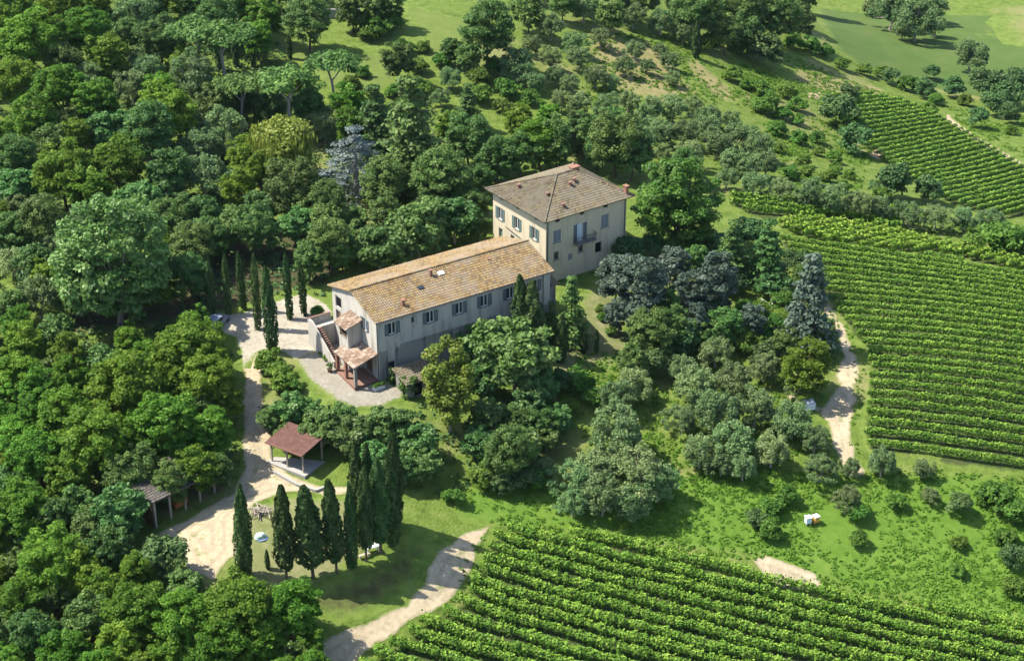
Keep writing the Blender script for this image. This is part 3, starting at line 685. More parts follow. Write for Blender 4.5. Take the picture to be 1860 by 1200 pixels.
# ---------------------------------------------------------------- small things in the grounds
p = put(473, 977)
tp = empty('tarpaulin_heap', p, .3, 'rounded heap under a pale green tarpaulin beside the first cypress', 'covered heap')
rng = np.random.default_rng(5)
def dome(rx, ry, h, n=18, rings=7, jit=.06):
    V, F = [], []
    for i in range(rings + 1):
        t = i / rings; r = math.cos(t * math.pi / 2) ** .6; z = h * math.sin(t * math.pi / 2)
        for j in range(n):
            a = 2 * math.pi * j / n; w = 1 + jit * math.sin(5 * a + 3 * t) + rng.normal() * jit * .5
            V.append((rx * r * w * math.cos(a), ry * r * w * math.sin(a), z + rng.normal() * jit * .3))
    for i in range(rings):
        for j in range(n): F.append((i * n + j, i * n + (j + 1) % n, (i + 1) * n + (j + 1) % n, (i + 1) * n + j))
    me = bpy.data.meshes.new('dome'); me.from_pydata(V, [], F); me.update(); return me
link('tarpaulin', dome(.65, .5, .65), M['tarp'], tp)
o = link('tarpaulin_skirt', dome(.72, .58, .22), M['tarpblue'], tp); o.location = (.15, -.1, -.02)
p = put(470, 932)
m = MB()
for k in range(34):
    a = rng.uniform(0, math.pi); L0 = rng.uniform(.5, 1.1); c = Vector((rng.normal() * .55, rng.normal() * .45, .06 + abs(rng.normal()) * .2 + .012 * k)); d = Vector((math.cos(a), math.sin(a), rng.normal() * .18)) * L0
    m.tube([c - d, c + d], [.06, .045], 6)
wp_ = m.build('wood_pile', M['palewood'], None); wp_.location = p; tag(wp_, 'untidy pile of pale cut branches by the drive', 'wood pile')
def table(name, px, py, lx, ly, h, mt, label, rz, rnd=False):
    r = empty(name, put(px, py), rz, label, 'table')
    if rnd:
        MB().tube([(0, 0, h - .05), (0, 0, h)], [lx / 2, lx / 2], 18).build('table_top', mt, r); MB().tube([(0, 0, 0), (0, 0, h - .05)], [.05, .05], 8).build('pedestal', mt, r); MB().tube([(0, 0, 0), (0, 0, .05)], [.28, .24], 12).build('foot', mt, r)
    else:
        MB().box(-lx / 2, lx / 2, -ly / 2, ly / 2, h - .06, h).build('table_top', mt, r)
        for sx in (-1, 1):
            for sy in (-1, 1): MB().box(sx * (lx / 2 - .12) - .04, sx * (lx / 2 - .12) + .04, sy * (ly / 2 - .1) - .04, sy * (ly / 2 - .1) + .04, -.05, h - .06).build('leg', mt, r)
    return r
table('garden_table', 676, 1001, 1.5, .7, .74, M['whitebox'], 'white garden table under the clipped cypress group', .5)
def bench(px, py, rz, label):
    r = empty('bench', put(px, py), rz, label, 'bench')
    MB().box(-.65, .65, -.18, .18, .40, .45).build('seat', M['palewood'], r)
    for x in (-.5, .5): MB().box(x - .05, x + .05, -.15, .15, -.05, .40).build('leg', M['palewood'], r)
bench(662, 1012, .5, 'low pale bench on the near side of the white garden table')
def chair(px, py, rz, label):
    r = empty('garden_chair', put(px, py), rz, label, 'chair', 'white garden chairs among the shrubs')
    MB().box(-.25, .25, -.25, .25, .40, .45).build('seat', M['whitebox'], r); MB().box(-.25, .25, .22, .27, .45, .9).build('backrest', M['whitebox'], r)
    for x in (-.21, .21):
        for y in (-.21, .21): MB().box(x - .025, x + .025, y - .025, y + .025, -.02, .40).build('leg', M['whitebox'], r)
table('garden_table', 1412, 556, 1.0, 1.0, .72, M['whitebox'], 'round white garden table in the clearing beside the blue spruce', 0, True)
chair(1386, 553, 2.2, 'white garden chair turned away from the round white table'); chair(1391, 560, .9, 'white garden chair standing in front of the other white chair'); chair(1401, 555, -.5, 'white garden chair drawn up to the round white table')
def hive(px, py, body, lid, label, rz=.3, w=.55, tiers=2):
    r = empty('beehive', put(px, py), rz, label, 'beehive', 'beehives')
    for x in (-1, 1): MB().box(x * (w / 2 - .08) - .04, x * (w / 2 - .08) + .04, -w / 2, w / 2, -.05, .18).build('stand', M['wood'], r)
    b = MB()
    for k in range(tiers): b.box(-w / 2 + .01 * k, w / 2 - .01 * k, -w / 2 + .01 * k, w / 2 - .01 * k, .18 + k * .36, .535 + k * .36)
    b.build('hive_body', body, r); zt = .18 + tiers * .36
    MB().box(-w / 2 - .05, w / 2 + .05, -w / 2 - .05, w / 2 + .05, zt, zt + .1).build('lid', lid, r)
    MB().box(-.15, .15, -w / 2 - .01, -w / 2 + .02, .2, .24).build('entrance', M['black'], r)
hive(1467, 951, M['paleblue'], M['whitebox'], 'pale blue beehive with white lid on the scrubby slope', w=.62); hive(1481, 949, M['yellow'], M['whitebox'], 'ochre yellow beehive with white lid on the scrubby slope', .5, w=.62, tiers=2)
hive(1468, 742, M['whitebox'], M['whitebox'], 'large white beehive at the end of the short sandy path', .2, w=1.3)
def car(px, py, rz, paint, label):
    r = empty('parked_car', put(px, py), rz, label, 'car')
    prof = [(-2.0, .3), (-2.05, .65), (-1.95, .9), (-1.55, .95), (-1.0, 1.42), (.35, 1.45), (1.0, .98), (1.85, .85), (2.05, .6), (2.0, .3)]
    m = MB(); n = len(prof)
    def ring(y, ins):
        return [(x * (1 - ins * .02), y * (1 - (ins * .14 if z > .95 else 0)), z) for x, z in prof]
    A, B = ring(-.85, 1), ring(.85, 1)
    for k in range(n): m.face(A[k], A[(k + 1) % n], B[(k + 1) % n], B[k])
    m.face(*reversed(A)); m.face(*B); m.build('body', paint, r)
    MB().box(-.95, .3, -.80, -.735, .98, 1.34).box(-.95, .3, .735, .80, .98, 1.34).build('side_window', M['dark_glass'], r)
    MB().face((.42, -.66, 1.42), (.98, -.72, 1.01), (.98, .72, 1.01), (.42, .66, 1.42)).__class__
    w = MB(); w.face((.42, -.62, 1.425), (.97, -.70, 1.02), (.97, .70, 1.02), (.42, .62, 1.425)); w.build('windscreen', M['dark_glass'], r).location = (.012, 0, .012)
    for x in (-1.25, 1.3):
        for y in (-.78, .78):
            q = MB(); q.tube([(x, y - .1, .31), (x, y + .1, .31)], [.31, .31], 14); q.build('wheel', M['rubber'], r)
car(394, 592, 1.2, M['cargrey'], 'blue grey car at the edge of the courtyard by the cypresses')
p = fw(-3.9, 5.2); p.z = gz(p.x, p.y)
def pot(p, label, r=.3):
    o = empty('plant_pot', p, 0, label, 'plant pot')
    MB().tube([(0, 0, 0), (0, 0, .5)], [r * .7, r], 12).build('pot', M['terracotta'], o)
    return o
pot1 = pot(p, 'terracotta pot with bushy plant at the foot of the stair', .32)
# garden wall and steps beyond the lawn
m = MB(); ks = [put(a, b) for a, b in ((560, 30), (590, 33), (620, 34), (655, 33))]
for a, b in zip(ks[:-1], ks[1:]): m.bar(a + Vector((0, 0, .7)), b + Vector((0, 0, .7)), .4, 2.0)
tag(m.build('garden_wall', M['concrete'], None), 'pale garden wall half hidden among the trees beyond the upper lawn', 'wall')

# ---------------------------------------------------------------- foliage materials
M['acacia'] = leaf_mat('acacia_leaves', (.062, .128, .012), (.135, .228, .022), .45, .6, .12, tip=(.20, .30, .04))
M['oak'] = leaf_mat('oak_leaves', (.048, .092, .019), (.098, .165, .034), .34, .55, .16, tip=(.17, .24, .065))
M['fig'] = leaf_mat('fig_leaves', (0.050, 0.110, 0.022), (0.110, 0.194, 0.045), .35, .55, .22, tip=(0.194, 0.268, 0.094))
M['plane'] = leaf_mat('plane_leaves', (0.058, 0.119, 0.023), (0.129, 0.212, 0.049), .35, .55, .25, tip=(0.245, 0.316, 0.129))
M['olive'] = leaf_mat('olive_leaves', (.115, .178, .062), (.18, .245, .092), .42, .6, .1, tip=(.22, .28, .125))
M['bush'] = leaf_mat('shrub_leaves', (0.052, 0.109, 0.014), (0.107, 0.190, 0.025), .4, .6, .15, tip=(0.163, 0.257, 0.045))
M['darkbush'] = leaf_mat('dark_shrub_leaves', (0.041, 0.085, 0.023), (0.080, 0.139, 0.039), .3, .6, .15, tip=(0.129, 0.194, 0.065))
M['cypress'] = leaf_mat('cypress_leaves', (0.022, 0.046, 0.012), (0.052, 0.091, 0.022), .15, .7, .12, tip=(0.081, 0.113, 0.038))
M['spruce'] = leaf_mat('blue_spruce_needles', (.045, .072, .046), (.09, .122, .085), .22, .6, .12, tip=(.145, .178, .13), hv=.12)
M['cedar'] = leaf_mat('blue_cedar_needles', (.10, .138, .128), (.18, .22, .205), .22, .6, .2, tip=(.25, .29, .275))
M['deodar'] = leaf_mat('green_cedar_needles', (0.035, 0.075, 0.016), (0.080, 0.139, 0.030), .25, .6, .15, tip=(0.150, 0.218, 0.052))
M['pine'] = leaf_mat('pine_needles', (0.051, 0.096, 0.019), (0.099, 0.163, 0.031), .28, .6, .15, tip=(0.138, 0.205, 0.043))
M['willow'] = leaf_mat('willow_leaves', (0.134, 0.175, 0.021), (0.217, 0.258, 0.041), .42, tip=(0.279, 0.299, 0.072))
M['chestnut'] = leaf_mat('chestnut_leaves', (.034, .085, .010), (.074, .148, .017), .32, .55, .16, tip=(.125, .215, .03), hv=.05)
M['golden'] = leaf_mat('golden_cypress_leaves', (.07, .108, .014), (.14, .185, .026), .3, .6, .12, tip=(.25, .25, .048), hv=.06)
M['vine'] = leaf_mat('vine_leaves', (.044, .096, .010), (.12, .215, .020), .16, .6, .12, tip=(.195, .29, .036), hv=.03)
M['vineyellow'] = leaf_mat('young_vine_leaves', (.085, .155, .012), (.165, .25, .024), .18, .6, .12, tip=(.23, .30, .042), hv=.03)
M['weeds'] = leaf_mat('weeds', (.07, .145, .013), (.12, .21, .022), .42, .6, .12, tip=(.165, .25, .034), hv=.05)
M['ivy'] = leaf_mat('ivy_leaves', (0.043, 0.095, 0.013), (0.086, 0.155, 0.026), .3)

# ---------------------------------------------------------------- tree kinds: a few grown forms of each, shared by their copies
def lobes(rng, k=5, amp=.28):
    d = unit(rng.normal(size=(k, 3))); a = rng.uniform(-.6, 1, k) * amp
    return lambda u: 1 + (np.clip(u @ d.T, 0, 1) ** 3 * a).sum(1)
def puffs(rng, C, R, per, leaf, flat=.85, jit=.55, up=.25, inner=.25):
    """leaf sprays round a set of clumps: points, normals and one random tone each"""
    K = len(C); n = K * per
    u = unit(rng.normal(size=(n, 3))); u[:, 2] = np.where(u[:, 2] < -.25, -u[:, 2] * .6, u[:, 2]); u = unit(u)
    rr = np.where(rng.random(n) < inner, rng.uniform(.3, .8, n), rng.uniform(.72, 1.22, n))
    idx = np.repeat(np.arange(K), per)
    P = C[idx] + u * (R[idx] * rr)[:, None] * np.array([1, 1, flat])
    N = unit(u + rng.normal(size=(n, 3)) * jit + np.array([0, 0, up + .3]))
    tone = np.clip(rng.random(K)[idx] * .5 + rng.random(n) * .5, 0, 1)
    return P, N, cards(P, N, leaf * rng.uniform(.5, 1.5, n), rng), tone
def trunk_mesh(name, h0, r, limbs, bend=0.0, n=7):
    m = MB(); m.tube([(0, 0, -.6), (0, 0, .1), (bend * .3, 0, h0 * .5), (bend, 0, h0)], [r * 1.35, r, r * .85, r * .7], n)
    for (q, rq) in limbs:
        q = Vector(q); a = Vector((bend, 0, h0 * .93)); mid = a.lerp(q, .5) + Vector((0, 0, .12 * (q - a).length))
        m.tube([a, mid, q], [r * .55, r * .35, rq], 5)
    me = bpy.data.meshes.new(name); me.from_pydata(m.v, [], m.f); me.update(); return me
KIND = {}
def kind(key, name, mat, bark, cat, makers):
    L = []
    for (Q, tone, tm, D, Hc, H) in makers:
        cm = quad_mesh(name + '_crown', Q, tone); cm.materials.append(M[mat])
        if tm: tm.materials.append(M[bark])
        L.append((cm, tm, D, Hc, H))
    KIND[key] = (name, cat, L)
def broad(seed, D, tall, stem, K, pr, per, leaf, flat=.85, jit=.55, up=.25, low=-.72, amp=.28, limbs=6, tr=None):
    rng = np.random.default_rng(seed); R = D / 2; Hh = D * tall / 2
    u = unit(rng.normal(size=(K * 3, 3))); u = u[u[:, 2] > low][:K]
    lob = lobes(rng, 6, amp)(u); rad = rng.uniform(.55, .82, len(u)) * lob
    C = u * rad[:, None] * np.array([R, R, Hh]); pc = R * rng.uniform(pr[0], pr[1], len(u))
    nI = max(3, K // 5); C = np.r_[C, unit(rng.normal(size=(nI, 3))) * rng.uniform(0, .45, (nI, 1)) * np.array([R, R, Hh])]; pc = np.r_[pc, np.full(nI, R * pr[1] * 1.15)]
    zc = stem + Hh * .85
    C = C + np.array([0, 0, zc])
    P, N, Q, tone = puffs(rng, C, pc, int(per * 1.35), leaf * .84, flat, jit, up)
    lb = [(tuple(C[i] * np.array([.8, .8, 1]) - np.array([0, 0, pc[i] * .5])), .04) for i in rng.choice(len(u), min(limbs, len(u)), replace=False)]
    return Q, tone, trunk_mesh('trunk', stem + Hh * .25, tr or max(.09, D * .026), lb, rng.normal() * D * .03), D, zc, zc + Hh
def column(seed, D=2.0, H=10.0, stem=.2, n=4800, leaf=.22, prof=None, bump=.24):
    rng = np.random.default_rng(seed); t = rng.random(n) ** .92; a = rng.uniform(0, 2 * math.pi, n)
    prof = prof or (lambda t: np.minimum(1, (1 - t) * 2.1 + .02) ** .62 * np.minimum(1, .62 + t * 2.2))
    ph = rng.uniform(0, 6.28, 6); w = 1 + bump * (np.sin(3 * a + 9 * t + ph[0]) * .5 + np.sin(5 * a - 17 * t + ph[1]) * .5 + np.sin(2 * a + 31 * t + ph[2]) * .4)
    r = D / 2 * prof(t) * w * np.where(rng.random(n) < .2, rng.uniform(.5, .9, n), rng.uniform(.86, 1.06, n))
    P = np.stack([r * np.cos(a), r * np.sin(a), stem + t * (H - stem)], 1)
    N = unit(np.stack([np.cos(a), np.sin(a), .35 + 0 * a], 1) + rng.normal(size=(n, 3)) * .5)
    tone = np.clip(.5 + .3 * np.sin(4 * a + 13 * t + ph[3]) + rng.normal(size=n) * .25, 0, 1)
    return cards(P, N, leaf * rng.uniform(.7, 1.3, n), rng), tone, trunk_mesh('trunk', stem + H * .55, .14, []), D, H / 2, H
def tiers(seed, D, H, stem, levels, arms, per, leaf, droop=.15, flat=.28, point=1.15, pr=.26, gap=.15):
    """a conifer: shelves of branches round one straight stem"""
    rng = np.random.default_rng(seed); C, R, lb = [], [], []
    for k in range(levels):
        f = k / (levels - 1); z = stem + (H - stem) * f; r = D / 2 * (1 - f) ** (1 / point) + .12 * D * (.3 if f > .9 else .5)
        na = max(3, int(arms * (1 - f * .6))); a0 = rng.uniform(0, 6.28)
        for j in range(na):
            if rng.random() < gap: continue
            a = a0 + 6.28 * j / na + rng.normal() * .15; L = r * rng.uniform(.7, 1.05)
            for s in (.35, .68, .98):
                C.append((L * s * math.cos(a), L * s * math.sin(a), z - droop * L * s + rng.normal() * .12)); R.append(D * pr * (.55 + .25 * (1 - f)) * (1.15 - .35 * s))
            lb.append(((L * .8 * math.cos(a), L * .8 * math.sin(a), z - droop * L * .8), z))
    C, R = np.array(C), np.array(R)
    P, N, Q, tone = puffs(rng, C, R, per, leaf, flat, .5, .5)
    m = MB(); rt = .035 * D + .05; m.tube([(0, 0, -.6), (0, 0, H * .5), (0, 0, H * .97)], [rt, rt * .65, .03], 7)
    for (q, z) in lb[::2]: m.tube([(0, 0, z + .05), q], [.06, .025], 4, False)
    me = bpy.data.meshes.new('trunk'); me.from_pydata(m.v, [], m.f); me.update()
    return Q, tone, me, D, (stem + H) / 2, H
def umbrella(seed, D, H, K, per, leaf, thick=.16, split=3):
    rng = np.random.default_rng(seed); a = rng.uniform(0, 6.28, K); r = np.sqrt(rng.random(K)) * D / 2 * .85
    C = np.stack([r * np.cos(a), r * np.sin(a), H - D * thick - (r / (D / 2)) ** 2 * D * .10 + rng.normal(size=K) * .25], 1); R = D * rng.uniform(.09, .15, K)
    P, N, Q, tone = puffs(rng, C, R, per, leaf, .62, .5, .35)
    lb = [((D * .3 * math.cos(b), D * .3 * math.sin(b), H - D * thick * 1.5), .07) for b in np.linspace(0, 6.28, split + 1)[:-1] + .4]
    me = trunk_mesh('trunk', H * .55, D * .032, lb, D * .06)
    return Q, tone, me, D, H - D * thick, H
def weeping(seed, D, tall, stem, K, per, leaf):
    rng = np.random.default_rng(seed); q = broad(seed, D, tall, stem, K, (.2, .32), per, leaf, .9, .7, .1)
    R = D / 2; a = rng.uniform(0, 6.28, 1500); t = rng.random(1500); rr = R * (.75 + .35 * rng.random(1500)) * (.9 + .12 * np.sin(7 * a))
    P = np.stack([rr * np.cos(a), rr * np.sin(a), q[4] + D * tall * .22 * (1 - t * 3.0)], 1); N = unit(np.stack([np.cos(a), np.sin(a), .2 + 0 * a], 1) + rng.normal(size=(1500, 3)) * .3)
    tg = np.array([0, 0, 1.0]); b = unit(np.cross(N, tg)); s = leaf * rng.uniform(.8, 1.5, 1500)[:, None]
    Q2 = np.stack([P - b * s * .25, P - tg * s * 1.3, P + b * s * .25, P + tg * s * 1.3], 1)
    return np.r_[q[0], Q2], np.r_[q[1], rng.random(1500)], q[2], D, q[4], q[5]
kind('acaciaL', 'acacia_tree', 'acacia', 'bark', 'tree', [broad(s, 10, 1.0, 2.0, 150, (.08, .22), 92, .31, .7, .6, .35, amp=.42) for s in (11, 12, 13, 14)])
kind('acacia', 'acacia_tree', 'acacia', 'bark', 'tree', [broad(s, 6.5, 1.15, 1.2, 95, (.09, .25), 80, .285, .7, .6, .35, amp=.42) for s in (21, 22, 23, 24)])
kind('oakL', 'oak_tree', 'oak', 'bark', 'tree', [broad(s, 10, 1.1, 1.4, 140, (.09, .21), 98, .28, .85, .5, .2, amp=.36) for s in (31, 32, 33)])
kind('oak', 'oak_tree', 'oak', 'bark', 'tree', [broad(s, 6.5, 1.2, .9, 92, (.10, .24), 74, .285, .85, .5, .2, amp=.36) for s in (41, 42, 43, 44)])
kind('fig', 'fig_tree', 'fig', 'palebark', 'tree', [broad(s, 6.5, .95, .5, 80, (.11, .25), 80, .35, .8, .75, .3, amp=.34) for s in (51, 52, 53)])
kind('plane', 'plane_tree', 'plane', 'palebark', 'tree', [broad(s, 15, 1.12, .6, 240, (.07, .17), 92, .38, .85, .9, .25, low=-.95, amp=.3, limbs=10) for s in (61,)])
kind('olive', 'olive_tree', 'olive', 'palebark', 'tree', [broad(s, 5.0, .9, .4, 70, (.09, .23), 76, .19, 1.2, 1.0, .2, amp=.5, tr=.17) for s in (71, 72, 73, 74, 75, 76)])
kind('shrub', 'shrub', 'bush', 'bark', 'shrub', [broad(s, 3.2, .78, .0, 20, (.24, .38), 80, .25, .8, .6, .25, amp=.4, tr=.06, limbs=3) for s in (81, 82, 83, 84)])
kind('darkshrub', 'shrub', 'darkbush', 'bark', 'shrub', [broad(s, 3.6, .85, .2, 22, (.24, .38), 84, .26, .85, .55, .2, amp=.34, tr=.07, limbs=3) for s in (91, 92, 93)])
kind('cypress', 'cypress_tree', 'cypress', 'bark', 'tree', [column(s) for s in (101, 102, 103)])
kind('stemcypress', 'cypress_tree', 'cypress', 'bark', 'tree', [column(s, 2.0, 10, 1.5, 4800, .22, lambda t: np.minimum(1, (1 - t) * 1.6 + .03) ** .55 * np.minimum(1, .55 + t * 4.0)) for s in (111, 112, 113)])
kind('thincypress', 'cypress_tree', 'cypress', 'bark', 'tree', [column(s, 2.0, 10, .1, 1700, .34, lambda t: np.minimum(1, (1 - t) * 3.5 + .03) ** .6 * np.minimum(1, .75 + t * 1.5), .22) for s in (121, 122)])
kind('spruce', 'spruce_tree', 'spruce', 'bark', 'tree', [tiers(s, 6.0, 10.0, 1.2, 11, 8, 26, .32, .12, .55, .9, .24) for s in (131, 132, 133)])
kind('blueconifer', 'cedar_tree', 'spruce', 'palebark', 'tree', [broad(s, 6.5, 1.5, 1.6, 95, (.10, .22), 60, .31, .75, .8, .2, low=-.85, amp=.5, limbs=8) for s in (135, 136, 137, 138)])
kind('cedar', 'cedar_tree', 'cedar', 'palebark', 'tree', [tiers(141, 13, 10.5, 1.8, 6, 9, 60, .27, .2, .24, 1.25, .14, .1)])
kind('deodar', 'cedar_tree', 'deodar', 'bark', 'tree', [tiers(s, 9, 12.5, 1.6, 10, 8, 42, .36, .12, .30, .85, .21, .12) for s in (151, 152)])
kind('pine', 'pine_tree', 'pine', 'palebark', 'tree', [umbrella(s, 7.5, 9.0, 44, 90, .32, .18) for s in (161, 162, 163)])
kind('firgreen', 'fir_tree', 'deodar', 'bark', 'tree', [tiers(s, 4.6, 9.5, .9, 13, 7, 24, .28, .15, .45, 1.0, .22) for s in (171, 172)])
kind('willow', 'willow_tree', 'willow', 'bark', 'tree', [weeping(181, 9, .95, 1.6, 52, 90, .36)])
kind('chestnut', 'chestnut_tree', 'chestnut', 'bark', 'tree', [broad(191, 11.5, 1.1, .6, 120, (.11, .19), 130, .31, .85, .4, .3, low=-.85, amp=.25, limbs=9)])
kind('golden', 'golden_cypress_tree', 'golden', 'palebark', 'tree', [broad(201, 6.6, 2.1, .6, 66, (.17, .27), 92, .34, 1.15, .6, .35, low=-.85, amp=.34, limbs=10)])

TREES = []                                                 # (kind name, photo x, photo y, width, root, label or None)
RNG = random.Random(77)
def grow(key, px, py, w, label=None, group=None, sz=1.0, kz=None):
    """a tree whose crown is centred on the pixel and w pixels wide"""
    name, cat, L = KIND[key]; cm, tm, D, Hc, H = L[RNG.randrange(len(L))]
    k = 1.0
    for _ in range(3):
        g = hit(px, py, Hc * k * sz); d = proj((g[0], g[1], gz(*g) + Hc * k * sz))[2]; k = w * d / F_PX / D
    kz_ = k * sz
    r = empty(name, (g[0], g[1], gz(*g)), RNG.uniform(0, 6.28), label, cat, group); r.scale = (k, k, kz_)
    if name == 'shrub':                                     # low shrubs show no stem
        COL.objects.unlink(r); bpy.data.objects.remove(r)
        r = link(name, cm); tag(r, label, cat, group); r.location = (g[0], g[1], gz(*g)); r.rotation_euler = (0, 0, RNG.uniform(0, 6.28)); r.scale = (k, k, kz_)
    else:
        link('crown', cm, None, r); link('trunk', tm, None, r)
    TREES.append([name, px, py, w, r, label, key]); return r
def stand(key, bx, by, tx, ty, w, label=None, group=None):
    """a cypress from the pixel of its foot to the pixel of its tip"""
    name, cat, L = KIND[key]; cm, tm, D, Hc, H = L[RNG.randrange(len(L))]
    g = hit(bx, by); z0 = gz(*g); lo, hi = 0.3, 30
    for _ in range(40):
        h = (lo + hi) / 2
        if proj((g[0], g[1], z0 + h))[1] > ty: lo = h
        else: hi = h
    d = proj((g[0], g[1], z0))[2]; k = w * d / F_PX / D
    r = empty(name, (g[0], g[1], z0), RNG.uniform(0, 6.28), label, cat, group); r.scale = (k * RNG.uniform(.92, 1.08), k, h / H); r.rotation_euler[0] = RNG.uniform(-.03, .03); r.rotation_euler[1] = RNG.uniform(-.03, .03)
    link('crown', cm, None, r); link('trunk', tm, None, r)
    TREES.append([name, (bx + tx) / 2, (by + ty) / 2, w, r, label, key]); return r

# ---------------------------------------------------------------- cypresses, each told from the next
CYP_FRONT = [('cypress',445,1047,440,877,30,'first clipped cypress of the front row, standing by the sandy drive, green to the ground'),
 ('stemcypress',521,1056,507,883,35,'second clipped cypress of the front row, on a bare curved stem beside the tarpaulin heap'),
 ('stemcypress',569,1049,552,879,45,'broadest clipped cypress of the front row, third from the drive'),
 ('stemcypress',612,1041,604,871,36,'fourth clipped cypress of the front row, just below the carport'),
 ('cypress',639,1032,629,881,24,'slim cypress between the fourth clipped cypress and the dense group'),
 ('stemcypress',665,1019,657,847,31,'cypress on a bare stem over the white garden table'),
 ('stemcypress',692,1005,683,831,38,'broad cypress in the middle of the dense group by the garden table'),
 ('cypress',713,989,705,823,30,'last cypress of the dense group, nearest the sandy track'),
 ('cypress',652,962,639,800,27,'tall cypress at the back of the dense group, beside the carport'),
 ('cypress',668,960,656,804,24,'slim cypress at the back of the dense group, second from the carport'),
 ('cypress',716,955,702,785,30,'tallest cypress of the dense group, rising at its back')]
for a in CYP_FRONT: stand(*a, group='cypresses in the clipped row below the carport')
stand('cypress',487,1033,483,997,9,'tiny young cypress in the grass between the first two clipped cypresses')
for a in [('thincypress',386,571,380,474,12,'pencil cypress at the shaded end of the courtyard avenue'),('thincypress',415,570,410,462,13,'second pencil cypress from the shaded end of the courtyard avenue'),
 ('thincypress',443,562,437,456,13,'third pencil cypress from the shaded end of the courtyard avenue'),('thincypress',469,598,464,462,15,'pencil cypress on the small grass island in the courtyard'),
 ('cypress',496,640,488,482,25,'tall dark cypress rising from the oleander hedge'),('thincypress',527,580,523,460,13,'pencil cypress between the courtyard and the farmhouse stair'),
 ('thincypress',553,573,548,474,13,'pencil cypress nearest the stair of the farmhouse')]: stand(*a, group='cypresses of the courtyard avenue')
for a in [('cypress',912,612,909,520,36,'short broad cypress against the middle of the farmhouse front'),('cypress',948,640,945,500,33,'tall cypress before the farmhouse front, behind the fig tree'),
 ('cypress',966,642,968,508,40,'broad cypress before the far end of the farmhouse front'),('cypress',1019,658,1017,570,21,'bright narrow cypress on the grass terrace'),
 ('thincypress',1083,641,1083,600,8,'sapling cypress on the grass terrace'),('cypress',1060,641,1060,604,12,'small cypress beside the sapling on the grass terrace')]: stand(*a, group='cypresses by the farmhouse')
for a in [('cypress',1264,106,1262,37,15,'lone dark cypress on the edge of the far wood'),('thincypress',400,128,399,60,13,'dark cypress under the flat pines, nearest the shrubs'),('thincypress',430,122,430,68,12,'second dark cypress under the flat pines'),
 ('thincypress',461,122,460,74,9,'slim cypress beyond the flat pines'),('thincypress',527,107,526,62,9,'slim cypress in front of the dark garden wood')]: stand(*a, group='cypresses in the upper garden')

# ---------------------------------------------------------------- trees with a face of their own
S = [('plane',205,480,245,'huge pale plane tree beyond the courtyard, the widest crown of all'),('chestnut',1228,372,172,'big bright round chestnut at the corner of the villa'),
 ('cedar',645,285,165,'pale blue cedar with drooping shelves of branches'),('willow',512,262,122,'yellow green willow in the wood'),
 ('golden',816,702,100,'golden green cypress like tree at the end of the outbuilding'),('spruce',1472,545,100,'dark blue spruce beside the big vineyard'),
 ('pine',605,108,100,'umbrella pine with bare forked trunk before the lawn'),('deodar',745,235,150,'green cedar with layered branches behind the farmhouse'),
 ('acacia',1462,668,92,'round bright tree above the white beehive'),('olive',1763,103,66,'lone round tree in the far meadow'),
 ('oak',725,112,66,'dark round oak between the two lawns'),('oakL',885,60,118,'big dark oak at the head of the upper lawn'),
 ('fig',935,648,150,'big spreading fig tree in front of the farmhouse'),('fig',215,935,112,'grey green tree at the open end of the dark shed'),
 ('darkshrub',300,1016,96,'round blue green bush at the edge of the sandy drive'),('fig',1222,450,30,None),
 ('firgreen',1038,560,64,'green fir at the far corner of the farmhouse'),('deodar',1395,455,92,'green cedar behind the blue spruces')]
for (k, x, y, w, lb) in S:
    if lb: grow(k, x, y, w, lb, sz=1.15 if k in ('spruce',) else 1.0)
